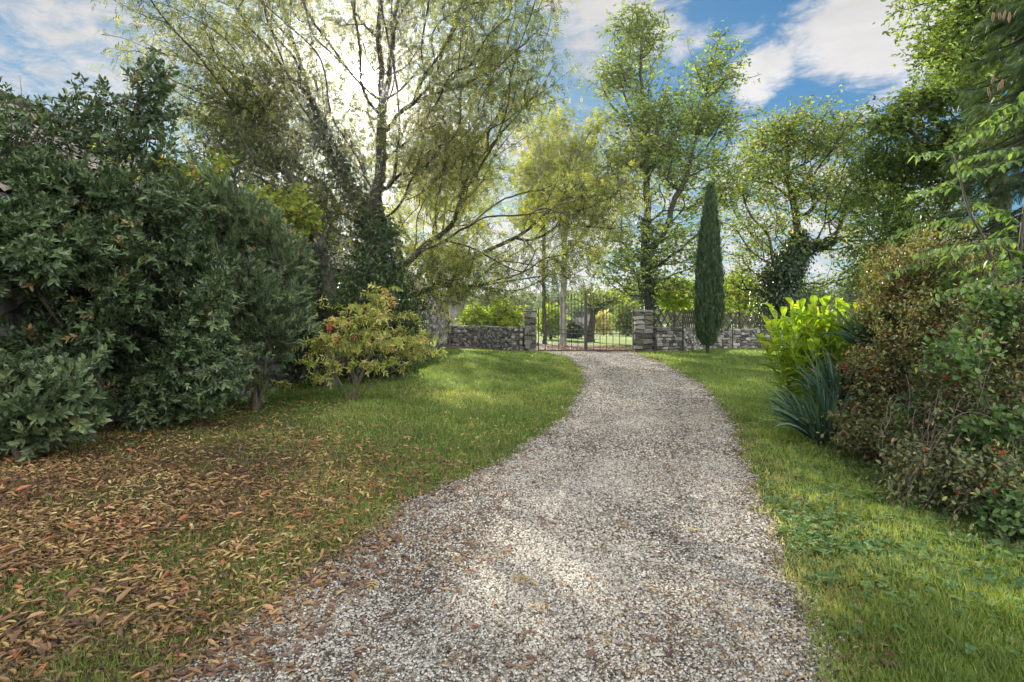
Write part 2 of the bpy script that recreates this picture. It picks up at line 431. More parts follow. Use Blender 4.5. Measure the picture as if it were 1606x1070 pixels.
m, N, out = new_mat('gravel')
tcn = N.node('ShaderNodeTexCoord'); oc = tcn.outputs['Object']
def vor(scale, feature='F1'):
    n = N.node('ShaderNodeTexVoronoi', feature=feature); n.inputs['Scale'].default_value = scale
    N.l.new(oc, n.inputs['Vector']); return n
v1 = vor(55); v2 = vor(24)
bwc = N.node('ShaderNodeSeparateColor'); N.l.new(v1.outputs['Color'], bwc.inputs[0])
c1 = N.ramp(bwc.outputs[0], [(0, (0.09, 0.075, 0.055)), (0.35, (0.22, 0.195, 0.155)), (0.7, (0.35, 0.325, 0.27)), (1, (0.52, 0.49, 0.43))])
edge = N.smooth(v1.outputs['Distance'], 0.55, 0.25)
c1 = N.mix(edge, (0.07, 0.055, 0.045, 1), c1)
n1 = N.noise(oc, 1.2, 5, 0.65); n2 = N.noise(oc, 7, 4, 0.6)
dirt = N.math('MULTIPLY', N.smooth(n1, 0.50, 0.68), 0.5)
c1 = N.mix(N.math('MULTIPLY', dirt, 0.5), c1, (0.14, 0.105, 0.075, 1))
c1 = N.mix(N.math('MULTIPLY', N.smooth(n2, 0.55, 0.75), 0.35), c1, (0.16, 0.10, 0.07, 1))
pb = N.node('ShaderNodeBsdfPrincipled'); pb.inputs['Roughness'].default_value = 0.95
pb.inputs['Specular IOR Level'].default_value = 0.2
N.l.new(c1, pb.inputs['Base Color'])
bp = N.node('ShaderNodeBump'); bp.inputs['Strength'].default_value = 0.8; bp.inputs['Distance'].default_value = 0.012; bp.invert = True
N.l.new(v1.outputs['Distance'], bp.inputs['Height']); N.l.new(bp.outputs[0], pb.inputs['Normal'])
N.l.new(pb.outputs[0], out.inputs[0]); M['gravel'] = m

xs = np.concatenate([np.linspace(-280, -40, 14), np.linspace(-30, -9, 20), np.arange(-8.8, 8.9, 0.14), np.linspace(9, 30, 20), np.linspace(40, 280, 14)])
ys = np.concatenate([np.linspace(-60, -10, 8), np.linspace(-6, 1, 12), np.arange(1.15, 28, 0.16), np.linspace(28.5, 90, 50), np.linspace(100, 420, 14)])
V, F = grid(xs, ys)
g = mesh_obj('ground', V, F, np.full(len(F), 4), M['ground'], smooth=True); tag(g, kind='structure')
# the drive: a sheet a little above, irregular edges, then curving away to the left beyond the gate
yy = np.concatenate([np.arange(-4, 26.8, 0.08)])
nu = 15
U = np.linspace(0, 1, nu)
l = XL(yy); r = XR(yy)
XX = l[:, None] * (1 - U) + r[:, None] * U; YY = np.repeat(yy[:, None], nu, 1)
ZZ = H(XX, YY) + 0.012
V = np.stack([XX.ravel(), YY.ravel(), ZZ.ravel()], 1)
i = np.arange(len(yy) - 1)[:, None] * nu + np.arange(nu - 1)[None, :]
F = np.stack([i, i + 1, i + nu + 1, i + nu], -1).reshape(-1, 4)
g = mesh_obj('driveway', V, F, np.full(len(F), 4), M['gravel'], smooth=True); tag(g, kind='structure')
tt = np.linspace(0, 1, 60)
cxx = 3.4 - 13 * tt ** 1.6; cyy = 26.84 + 8.5 * tt ** 0.8
hw = 2.1 + 1.5 * np.sin(tt * 3)
tx = np.gradient(cxx); ty = np.gradient(cyy); ln = np.hypot(tx, ty)
nx_, ny_ = ty / ln, -tx / ln
XX = cxx[:, None] + nx_[:, None] * hw[:, None] * np.linspace(-1, 1, 9)
YY = cyy[:, None] + ny_[:, None] * hw[:, None] * np.linspace(-1, 1, 9)
YY = np.maximum(YY, 26.8)
ZZ = H(XX, YY) + 0.02
V = np.stack([XX.ravel(), YY.ravel(), ZZ.ravel()], 1)
i = np.arange(59)[:, None] * 9 + np.arange(8)[None, :]
F = np.stack([i, i + 1, i + 10, i + 9], -1).reshape(-1, 4)
g = mesh_obj('track', V, F, np.full(len(F), 4), M['gravel']); tag(g, kind='structure')

# ------------------------------------------------------------------ scattering of small templates
def leaf6(l=1.0, w=0.36, fold=0.06, curl=0.10, base=0.0):
    v = np.array([[base, 0, 0], [.3 * l, w / 2, fold], [.7 * l, w * .42, fold - curl * .4], [l, 0, -curl], [.7 * l, -w * .42, fold - curl * .4], [.3 * l, -w / 2, fold]])
    return v, [(0, 1, 2, 3), (3, 4, 5, 0)]
def quad(w=0.5):
    return np.array([[0, 0, 0], [.5, w / 2, .05], [1, 0, -.05], [.5, -w / 2, .05]]), [(0, 1, 2, 3)]
def place(tmpl, T, d, up, scale):
    v, f = tmpl
    d = np.array(d, float); d /= np.linalg.norm(d)
    s = np.cross(up, d); s /= np.linalg.norm(s); u = np.cross(d, s)
    return v[:, :1] * d * scale + v[:, 1:2] * s * scale + v[:, 2:3] * u * scale + np.array(T)
def combine(parts):
    V = []; F = []; n = 0
    for v, f in parts:
        V.append(v); F += [tuple(q + n for q in ff) for ff in f]; n += len(v)
    return np.concatenate(V), F
def pinnate(k=4, w=0.36, droop=0.3, ll=0.42):
    parts = []
    for i in range(k):
        x = 0.18 + 0.8 * i / k
        z = -droop * x * x
        for s in (-1, 1):
            v, f = leaf6(1, w)
            parts.append((place((v, f), (x, 0, z), (0.55, s, -0.25), (0, 0, 1), ll * (1.0 - 0.15 * abs(i - k / 2) / k)), f))
    v, f = leaf6(1, w); parts.append((place((v, f), (0.98, 0, -droop), (1, 0, -0.5), (0, 0, 1), ll), f))
    parts.append((np.array([[0, .008, 0], [0, -.008, 0], [1, -.004, -droop], [1, .004, -droop]]), [(0, 1, 2, 3)]))
    return combine(parts)
def rosette(k=6, w=0.38, rise=0.45, seed=0):
    r = np.random.RandomState(seed); parts = []
    for i in range(k):
        a = i * 2.4 + r.rand() * .5
        v, f = leaf6(1, w, 0.07, 0.14, 0.06)
        z = rise * (0.2 + 1.4 * i / k) + r.randn() * .1
        parts.append((place((v, f), (0, 0, 0), (z, math.cos(a), math.sin(a)), (1, 0, 0.01), 0.8 + .4 * r.rand()), f))
    return combine(parts)

def shoot(k=7, w=0.4, seed=0, l=0.6, open_=0.9, droop=0.0, pairs=False):
    r = np.random.RandomState(seed); parts = []
    for i in range(k):
        a = (i // 2 * 1.57 + (i % 2) * 3.14) if pairs else i * 2.4
        a += r.randn() * .25
        v, f = leaf6(1, w, 0.06, 0.14, 0.05)
        x = 0.85 * (i // 2 * 2 if pairs else i) / k
        o_ = open_ * (1.0 - 0.45 * i / k) * (0.8 + .4 * r.rand())
        parts.append((place((v, f), (x, 0, 0), (1, o_ * math.cos(a), o_ * math.sin(a) - droop), (1, 0.01, 0.4), l * (0.75 + .5 * r.rand())), f))
    parts.append((np.array([[0, .012, 0], [0, -.012, 0], [.85, -.006, 0], [.85, .006, 0]]), [(0, 1, 2, 3)]))
    return combine(parts)

def scatter(name, tmpl, pos, d, up, size, mat, rng, parent=None, rnd=None, kind=None, wide=None):
    v, f = tmpl
    f = np.array(f)
    n = len(pos)
    d = d / (np.linalg.norm(d, axis=1)[:, None] + 1e-9)
    s = np.cross(up, d); s /= (np.linalg.norm(s, axis=1)[:, None] + 1e-9)
    u = np.cross(d, s)
    size = np.broadcast_to(size, (n,))
    sw = size if wide is None else wide
    Vv = pos[:, None, :] + size[:, None, None] * v[None, :, 0:1] * d[:, None, :] + sw[:, None, None] * v[None, :, 1:2] * s[:, None, :] + size[:, None, None] * v[None, :, 2:3] * u[:, None, :]
    k = len(v)
    Fv = f[None] + (np.arange(n) * k)[:, None, None]
    if rnd is None: rnd = rng.rand(n)
    jit = np.repeat(rnd, k)
    o = mesh_obj(name, Vv.reshape(-1, 3), Fv.ravel(), np.full(n * len(f), f.shape[1]), mat, parent, np.clip(jit, 0, 1))
    if kind: o['kind'] = kind
    return o

def rdir(rng, n):
    v = rng.randn(n, 3); return v / np.linalg.norm(v, axis=1)[:, None]

# ------------------------------------------------------------------ plants that branch
def catmull(pts, per=4):
    pts = np.asarray(pts, float)
    if len(pts) < 3: 
        t = np.linspace(0, 1, per + 1)[:, None]; return pts[0] * (1 - t) + pts[-1] * t
    q = np.vstack([2 * pts[0] - pts[1], pts, 2 * pts[-1] - pts[-2]])
    out = []
    for i in range(1, len(q) - 2):
        for j in range(per):
            t = j / per
            a, b, c, d = q[i - 1], q[i], q[i + 1], q[i + 2]
            out.append(0.5 * ((2 * b) + (c - a) * t + (2 * a - 5 * b + 4 * c - d) * t * t + (3 * b - a - 3 * c + d) * t ** 3))
    out.append(pts[-1])
    return np.array(out)

def blob_points(rng, blobs, shell=0.45, pad=None):
    """blobs: (px, py, Y, rx_px, ry_px, rY_m, n)"""
    out = []
    for (px, py, Y, rx, ry, rY, n) in blobs:
        d = rdir(rng, n) * (rng.rand(n) ** shell)[:, None]
        c = P(px, py, Y)
        u_ = d / (np.linalg.norm(d, axis=1)[:, None] + 1e-9)
        q = rng.rand(3) * 6
        lob = 1 + 0.22 * np.sin(u_[:, 0] * 5 + q[0]) * np.sin(u_[:, 2] * 6 + q[1]) + 0.13 * np.sin(u_[:, 0] * 13 + u_[:, 1] * 9 + q[2])
        d = d * lob[:, None]
        ext = np.array([rx / FP * Y, rY, ry / FP * Y])
        if pad:
            m_, pr, pz = pad
            nc = max(2, n // m_); cen = d[:nc] * ext * 0.92
            k = rng.randint(0, nc, n)
            sc_ = (0.6 + 0.8 * rng.rand(nc))[k][:, None]
            out.append(c + cen[k] + rng.randn(n, 3) * np.array([pr, pr, pz]) * sc_ * 0.6 + np.array([0, 0, 1]) * 0)
        else:
            out.append(c + d * ext)
    return np.concatenate(out)

class Skel:
    def __init__(s, rng):
        s.p = []; s.par = []; s.rng = rng; s.seed_r = {}
    def limb(s, pts, step=0.35, jit=0.02):
        pts = catmull(pts, 6)
        seg = np.linalg.norm(np.diff(pts, axis=0), axis=1); L = np.concatenate([[0], np.cumsum(seg)])
        n = max(2, int(L[-1] / step) + 1)
        q = np.stack([np.interp(np.linspace(0, L[-1], n), L, pts[:, k]) for k in range(3)], 1)
        q[1:] += s.rng.randn(n - 1, 3) * jit
        if s.p:
            A = np.array(s.p); j = int(np.argmin(np.linalg.norm(A - q[0], axis=1)))
            prev = j; q = q[1:]
        else: prev = -1
        for a in q:
            s.p.append(a); s.par.append(prev); prev = len(s.p) - 1
    def grow(s, A, bf=0.35, maxd=None):
        rng = s.rng
        p = np.array(s.p); par = list(s.par)
        plen = np.zeros(len(p))
        for i in range(len(p)):
            if par[i] >= 0: plen[i] = plen[par[i]] + np.linalg.norm(p[i] - p[par[i]])
        s.nseed = len(p)
        n = len(A)
        best = np.full(n, 1e9); bp_ = np.zeros(n, int)
        for c0 in range(0, len(p), 200):
            dd = np.linalg.norm(A[:, None] - p[None, c0:c0 + 200], axis=2) + bf * plen[None, c0:c0 + 200]
            j = dd.argmin(1); v = dd[np.arange(n), j]
            m = v < best; best[m] = v[m]; bp_[m] = j[m] + c0
        plen = list(plen); P_ = list(p)
        done = np.zeros(n, bool)
        for _ in range(n):
            i = int(np.argmin(best))
            a = A[i]; j = bp_[i]
            P_.append(a); par.append(int(j)); k = len(P_) - 1
            pl = plen[j] + np.linalg.norm(a - P_[j]); plen.append(pl)
            done[i] = True; best[i] = 1e9
            dd = np.linalg.norm(A - a, axis=1) + bf * pl
            m = (dd < best) & (~done); best[m] = dd[m]; bp_[m] = k
        s.p = np.array(P_); s.par = np.array(par)
        cnt = np.ones(len(s.p))
        main = np.full(len(s.p), -1)
        for i in range(len(s.p) - 1, -1, -1):      # children always come after parents
            if s.par[i] >= 0: cnt[s.par[i]] += cnt[i]
        bestc = np.zeros(len(s.p))
        for i in range(len(s.p)):
            q = s.par[i]
            if q >= 0 and cnt[i] > bestc[q]: bestc[q] = cnt[i]; main[q] = i
        idx = np.where((main >= 0) & (np.arange(len(s.p)) >= s.nseed))[0]
        for _ in range(3):
            s.p[idx] = 0.45 * s.p[idx] + 0.275 * (s.p[s.par[idx]] + s.p[main[idx]])
    def radii(s, r0, rtip, pw=None):
        n = len(s.p); cnt = np.zeros(n)
        kids = [[] for _ in range(n)]
        for i in range(n):
            if s.par[i] >= 0: kids[s.par[i]].append(i)
        order = []; st = [i for i in range(n) if s.par[i] < 0]
        while st:
            a = st.pop(); order.append(a); st.extend(kids[a])
        for a in reversed(order):
            cnt[a] = max(1.0, sum(cnt[k] for k in kids[a]))
        s.kids = kids; s.cnt = cnt
        root = max(cnt)
        pw = pw or math.log(r0 / rtip) / math.log(max(root, 2))
        s.r = rtip * cnt ** pw
        return s.r
    def mesh(s, name, mat, parent, flare=0.0, minr=0.0, crook=0.25, kbig=8):
        mb = MB()
        n = len(s.p); rng = s.rng
        roots = [i for i in range(n) if s.par[i] < 0]
        st = [(r, None) for r in roots]
        while st:
            a, frm = st.pop()
            ch = [a] if frm is None else [frm, a]
            cur = a
            while s.kids[cur]:
                ks = sorted(s.kids[cur], key=lambda k: -s.cnt[k])
                for k in ks[1:]: st.append((k, cur))
                cur = ks[0]; ch.append(cur)
            if len(ch) < 2: continue
            pts = s.p[ch]; rr = s.r[ch].copy()
            if frm is not None: rr[0] = min(rr[0], rr[1] * 1.25)
            if rr.max() < minr: continue
            big = rr.max() > 0.05
            per = 3 if len(ch) > 2 else 2
            q = catmull(pts, per)
            if len(pts) > 2:
                r2 = np.interp(np.linspace(0, len(pts) - 1, len(q)), np.arange(len(pts)), rr)
            else: r2 = np.linspace(rr[0], rr[-1], len(q))
            segl = np.linalg.norm(np.diff(q, axis=0), axis=1).mean()
            q[1:-1] += rng.randn(len(q) - 2, 3) * min(segl * crook * 0.4, 0.06)
            if frm is None and flare:
                z = q[:, 2] - q[0, 2]; r2 = r2 * (1 + flare * np.exp(-z / 0.35))
            r2[-1] *= 0.6
            mb.tube(q, r2, kbig if big else (5 if rr.max() > 0.02 else 3), cap=big)
        return mb.build(name, mat, parent, smooth=True)

def leaves_on(sk, rng, per, spread, outward=0.6, droop=0.0, rmax=0.03, jitter=0.6, seeds=False):
    """positions, directions, ups of leaves around fine nodes"""
    idx = np.where(sk.r < rmax)[0]
    if not seeds: idx = idx[idx >= sk.nseed]
    base = sk.p[idx]; par = sk.p[np.maximum(sk.par[idx], 0)]
    tdir = base - par; tdir /= (np.linalg.norm(tdir, axis=1)[:, None] + 1e-6)
    rep = np.repeat(np.arange(len(idx)), per)
    t = rng.rand(len(rep))[:, None]
    pos = base[rep] * (1 - t * 0.7) + par[rep] * t * 0.7 + rng.randn(len(rep), 3) * spread
    d = tdir[rep] * outward + rdir(rng, len(rep)) * jitter
    d[:, 2] -= droop
    up = rdir(rng, len(rep)) * 0.6 + np.array([0, 0, 1.0])
    return pos, d, up

def tree(name, label, cat, limbs, blobs, r0, rtip, bark, lmat, tmpl, per, spread, size, seed,
         group=None, bf=0.35, droop=0.1, flare=0.5, rmax=0.03, shell=0.45, cull=None, outward=0.6, jitter=0.7, trunk_name='trunk', crown_name='crown', ret=False, minr=0.0, gaps=0, pad=None, crook=0.25, gthr=-1.1):
    rng = np.random.RandomState(seed)
    sk = Skel(rng)
    for L in limbs: sk.limb(L)
    A = blob_points(rng, blobs, shell, pad)
    if gaps:
        w_ = 0.0
        for k in range(5):
            v = rng.randn(3); v /= np.linalg.norm(v)
            w_ = w_ + np.sin(A @ v * 6.283 / (gaps * (0.7 + 0.7 * rng.rand())) + rng.rand() * 6.28)
        A = A[w_ > gthr]
    if cull is not None: A = A[cull(A)]
    sk.grow(A, bf)
    sk.radii(r0, rtip)
    b = limbs[0][0]
    root = empty(name, tuple(b), label, cat, group)
    sk.mesh(trunk_name, bark, root, flare, minr, crook)
    pos, d, up = leaves_on(sk, rng, per, spread, outward, droop, rmax, jitter)
    keep = pos[:, 2] > H(pos[:, 0], pos[:, 1]) + 0.02
    pos, d, up = pos[keep], d[keep], up[keep]
    sz = size * (0.7 + 0.6 * rng.rand(len(pos)))
    scatter(crown_name, tmpl, pos, d, up, sz, lmat, rng, root)
    return (root, sk, rng)

def G(px, Y):        # ground point under a photo column at a given distance
    x = (px - CX) / FP * Y
    return np.array([x, Y, float(H(x, Y)) - 0.05])

# ------------------------------------------------------------------ masonry
def stones(mb, A, B, z0, z1, thick, sw, sh, rng, hf=None, cap=True, zt=None):
    """courses of irregular stones along A->B (plan points), both faces"""
    A = np.array(A, float); B = np.array(B, float)
    L = np.linalg.norm(B - A); u = (B - A) / L; nrm = np.array([u[1], -u[0]])
    z = z0; row = 0
    while z < z1 - 0.02:
        h = min(sh * (0.7 + 0.6 * rng.rand()), z1 - z)
        if z1 - z - h < sh * 0.4: h = z1 - z
        x = -rng.rand() * sw * 0.5
        while x < L:
            w = sw * (0.5 + 1.1 * rng.rand())
            x0, x1 = max(x, 0) , min(x + w, L)
            if x1 - x0 > 0.03:
                g_ = 0.006
                t = thick / 2 + rng.randn() * 0.012
                vv = []
                hh = h if z + h < z1 - 0.01 else h * (0.75 + 0.4 * rng.rand())
                for sz_ in (0, 1):
                    for (a, b) in ((0, -1), (1, -1), (1, 1), (0, 1)):
                        xx = x0 + g_ + (x1 - x0 - 2 * g_) * a
                        q = A + u * xx + nrm * b * (t)
                        vv.append([q[0], q[1], z + g_ + (hh - 2 * g_) * sz_])
                vv = np.array(vv)
                c = vv.mean(0)
                jj = rng.randn(8, 3) * np.array([0.018, 0.018, 0.020]) * (min(sh, 0.2) / 0.12) ** 0.8
                vv = vv + jj
                # bevelled: shrink an outer face ring
                face_n = np.array([nrm[0], nrm[1], 0])
                fb = []
                V = list(vv); faces = [(0, 1, 5, 4), (2, 3, 7, 6), (1, 2, 6, 5), (3, 0, 4, 7), (4, 5, 6, 7), (3, 2, 1, 0)]
                V = np.array(V)
                # push a smaller front and back face outwards
                nf = []
                for (ids, sgn) in (((0, 1, 5, 4), -1), ((2, 3, 7, 6), 1)):
                    fc = V[list(ids)].mean(0)
                    inner = fc + (V[list(ids)] - fc) * 0.72 + face_n * sgn * (0.012 + 0.018 * rng.rand())
                    base = len(V); V = np.vstack([V, inner])
                    nf.append((base, base + 1, base + 2, base + 3))
                    for k in range(4):
                        nf.append((ids[k], ids[(k + 1) % 4], base + (k + 1) % 4, base + k))
                mb.add(V, nf + faces[2:], rng.rand())
            x += w
        z += h; row += 1

def core_box(mb, A, B, z0, z1, thick, rnd=0.3):
    A = np.array(A, float); B = np.array(B, float); L = np.linalg.norm(B - A)
    c = (A + B) / 2; a = math.atan2(B[1] - A[1], B[0] - A[0])
    mb.box((c[0], c[1], (z0 + z1) / 2), (L - 0.02, thick, z1 - z0), a, rnd)

def plan(px, Y): return ((px - CX) / FP * Y, Y)

def dry_wall(pts, ztops, label, seed, thick=0.42, sw=0.17, sh=0.10):
    rng = np.random.RandomState(seed)
    root = empty('stone_wall', (pts[0][0], pts[0][1], 0), label, 'wall')
    mb = MB(); mc = MB()
    for i in range(len(pts) - 1):
        stones(mb, pts[i], pts[i + 1], -0.05, ztops[i], thick, sw, sh, rng)
        core_box(mc, pts[i], pts[i + 1], -0.1, ztops[i] - 0.07, thick - 0.07)
    mb.build('stones', M['stone'], root); mc.build('mortar_core', M['mortar'], root)
    return root

wallL = [plan(823, 25.9), plan(800, 26.3), plan(775, 27.6), plan(755, 29.6), plan(700, 31.6)]
dry_wall(wallL, [1.1, 1.1, 1.12, 1.12], 'low grey dry stone wall curving back to the left of the iron gate', 3)
wallR = [plan(1026, 25.9), plan(1066, 26.3), plan(1088, 28.0), plan(1112, 29.4), plan(1450, 29.8)]
dry_wall(wallR, [1.10, 1.08, 1.0, 0.98], 'low stone wall under the wooden lattice to the right of the gate and behind the cypress', 4, sw=0.24, sh=0.125)

def pillar(px0, px1, Y, h, label, seed, dep=0.6):
    rng = np.random.RandomState(seed)
    x0, x1 = (px0 - CX) / FP * Y, (px1 - CX) / FP * Y
    root = empty('stone_pillar', ((x0 + x1) / 2, Y + dep / 2, 0), label, 'gate pillar', 'stone pillars holding the gate')
    mb = MB()
    z = -0.05
    while z < h - 0.1:
        hh = min(0.16 + 0.16 * rng.rand(), h - z)
        cut = x0 + (x1 - x0) * (0.35 + 0.3 * rng.rand())
        for (a, b) in ((x0, cut), (cut, x1)):
            stones(mb, (a, Y + dep / 2), (b, Y + dep / 2), z, z + hh, dep, b - a + 2, hh, rng)
        z += hh
    mb.build('pillar_shaft', M['pstone'], root)
    mc = MB(); mc.box(((x0 + x1) / 2, Y + dep / 2, h / 2 - 0.05), (x1 - x0 - 0.05, dep - 0.05, h), 0, 0.3)
    mc.build('mortar_core', M['mortar'], root)
    cp = MB(); stones(cp, (x0 - 0.03, Y + dep / 2), (x1 + 0.03, Y + dep / 2), h + 0.002, h + 0.1, dep + 0.06, x1 - x0 + 2, 0.1, rng)
    cp.build('cap_stone', M['pstone'], root)
pillar(822, 841, 25.6, 1.80, 'narrow rough stone pillar on the left side of the iron gate', 11)
pillar(996, 1024, 25.6, 1.80, 'wider mossy stone pillar on the right side of the iron gate', 12)

# ------------------------------------------------------------------ iron gate
GX0, GX1, GY = (843.5 - CX) / FP * 25.7, (994 - CX) / FP * 25.7, 25.72
gate = empty('iron_gate', ((GX0 + GX1) / 2, GY, 0), 'tall dark wrought iron double gate with arched spiked bars across the drive', 'gate')
gm = (GX0 + GX1) / 2
def gtop(x):
    t = abs(x - gm) / ((GX1 - GX0) / 2)
    return 2.60 - 0.72 * t ** 1.7
for side in (0, 1):
    a, b = (GX0, gm - 0.004) if side == 0 else (gm + 0.004, GX1)
    fr = MB()
    for x, w in ((a + 0.03, 0.05), (b - 0.03, 0.05)):
        meet = abs(x - gm) < 0.1
        h = 2.68 if meet else 1.95
        fr.box((x, GY, h / 2 + 0.04), (0.075 if meet else w, 0.06, h), 0, 0.3)
    for z, t in ((0.07, 0.06), (0.82, 0.04), (1.0, 0.04)):
        fr.box(((a + b) / 2, GY, z), (b - a - 0.13, 0.042, t), 0, 0.4)
    leaf = fr.build('gate_leaf', M['iron'], gate)
    n = 14
    for i in range(1, n):
        x = a + 0.06 + (b - a - 0.12) * i / n
        bm_ = MB(); zt = gtop(x)
        z0 = 0.04 if i % 2 == 0 else 0.80
        bm_.tube([(x, GY - 0.0, z0), (x, GY, zt)], 0.016, 6)
        s = 0.035
        bm_.tube([(x, GY, zt - 0.01), (x, GY, zt + 0.03), (x, GY, zt + 0.07), (x, GY, zt + 0.13)], [0.012, 0.03, 0.022, 0.003], 6)
        bm_.build('bar', M['iron'], leaf)
    sm = MB()
    for i in range(n):
        x = a + 0.06 + (b - a - 0.12) * (i + 0.5) / n
        th = np.linspace(0, 4.8, 12); rr = 0.055 - 0.006 * th
        for sg in (-1, 1):
            sm.tube(np.stack([x + sg * (0.02 + rr * np.sin(th)), np.full(12, GY), 0.74 - rr * np.cos(th)], 1), 0.006, 4)
    sm.build('scrollwork', M['iron'], leaf)
for side, x in ((0, GX0 - 0.01), (1, GX1 + 0.01)):
    for z in (0.3, 1.6):
        hm = MB(); hm.tube([(x, GY, z), (x, GY, z + 0.12)], 0.028, 8)
        hm.build('hinge', M['iron'], gate)
lk = MB(); lk.box((gm + 0.05, GY - 0.045, 1.08), (0.13, 0.03, 0.2), 0, 0.8); lk.build('lock_box', M['iron'], gate)

# ------------------------------------------------------------------ iron posts standing in front of the walls
def post(px, Y, h, label, r=0.03):
    p = G(px, Y)
    mb = MB(); mb.tube([p, p + np.array([0.01, 0, h * 0.5]), p + np.array([0.0, 0, h])], r, 8)
    mb.tube([p + np.array([0, 0, h - 0.001]), p + np.array([0, 0, h + 0.03])], [r * 1.3, r * 0.5], 8)
    o = mb.build('fence_post', M['iron'])
    tag(o, label, 'post', 'thin metal posts along the walls')
post(703, 31.2, 1.9, 'tall dark metal post where the left stone wall meets the barn corner', 0.045)
post(814, 25.3, 1.25, 'thin metal post just left of the narrow gate pillar')
post(1027, 25.3, 1.15, 'thin metal post just right of the wide gate pillar')
post(1071, 25.9, 1.85, 'dark metal post by the wall between the wide pillar and the cypress', 0.04)
post(1149, 28.9, 1.5, 'thin metal post on the wall just right of the cypress')
post(1193, 28.9, 1.85, 'thin metal post rising through the lattice left of the bright lily clump')

# ------------------------------------------------------------------ wooden lattice on the right wall
def lattice(A, B, z0, z1, label, pitch=0.34):
    A = np.array(A, float); B = np.array(B, float); L = np.linalg.norm(B - A); u = (B - A) / L
    nrm = np.array([u[1], -u[0]]); ang = math.atan2(u[1], u[0])
    root = empty('lattice_fence', (A[0], A[1], z0), label, 'lattice fence', 'wooden lattice on the stone wall')
    Hh = z1 - z0; slope = 0.62      # run per height
    for sgn, nm, off in ((1, 'slat', 0.012), (-1, 'slat', -0.012)):
        s0 = -Hh * slope
        x = s0
        while x < L:
            xa, xb = x, x + Hh * slope; za, zb = z0, z1
            if sgn < 0: za, zb = z1, z0
            # clip
            if xa < 0: za += (zb - za) * (0 - xa) / (xb - xa); xa = 0
            if xb > L: zb = za + (zb - za) * (L - xa) / (xb - xa); xb = L
            if xb - xa > 0.05:
                a3 = np.array([*(A + u * xa + nrm * off), za]); b3 = np.array([*(A + u * xb + nrm * off), zb])
                dv = (b3 - a3) / np.linalg.norm(b3 - a3); n3 = np.array([nrm[0], nrm[1], 0]); w3 = np.cross(dv, n3)
                w, t = 0.032, 0.010
                vv = [q + sx * w * w3 + sy * t * n3 for q in (a3, b3) for (sx, sy) in ((-1, -1), (1, -1), (1, 1), (-1, 1))]
                mb = MB(); mb.add(vv, [(3, 2, 1, 0), (4, 5, 6, 7), (0, 1, 5, 4), (1, 2, 6, 5), (2, 3, 7, 6), (3, 0, 4, 7)], np.random.RandomState(int(x * 1000) % 9999 + 7).rand())
                mb.build(nm, M['wood'], root)
            x += pitch
lattice(plan(1029, 26.02), plan(1069, 26.4), 1.13, 1.93, 'section of wooden lattice fence nearest the wide gate pillar')
lattice(plan(1073, 26.7), plan(1089, 28.0), 1.13, 1.90, 'short angled section of wooden lattice fence left of the cypress', 0.3)
lattice(plan(1116, 29.5), plan(1192, 29.6), 1.03, 1.82, 'section of wooden lattice fence just right of the cypress')
lattice(plan(1194, 29.6), plan(1300, 29.75), 1.03, 1.82, 'section of wooden lattice fence under the ivy covered tree')

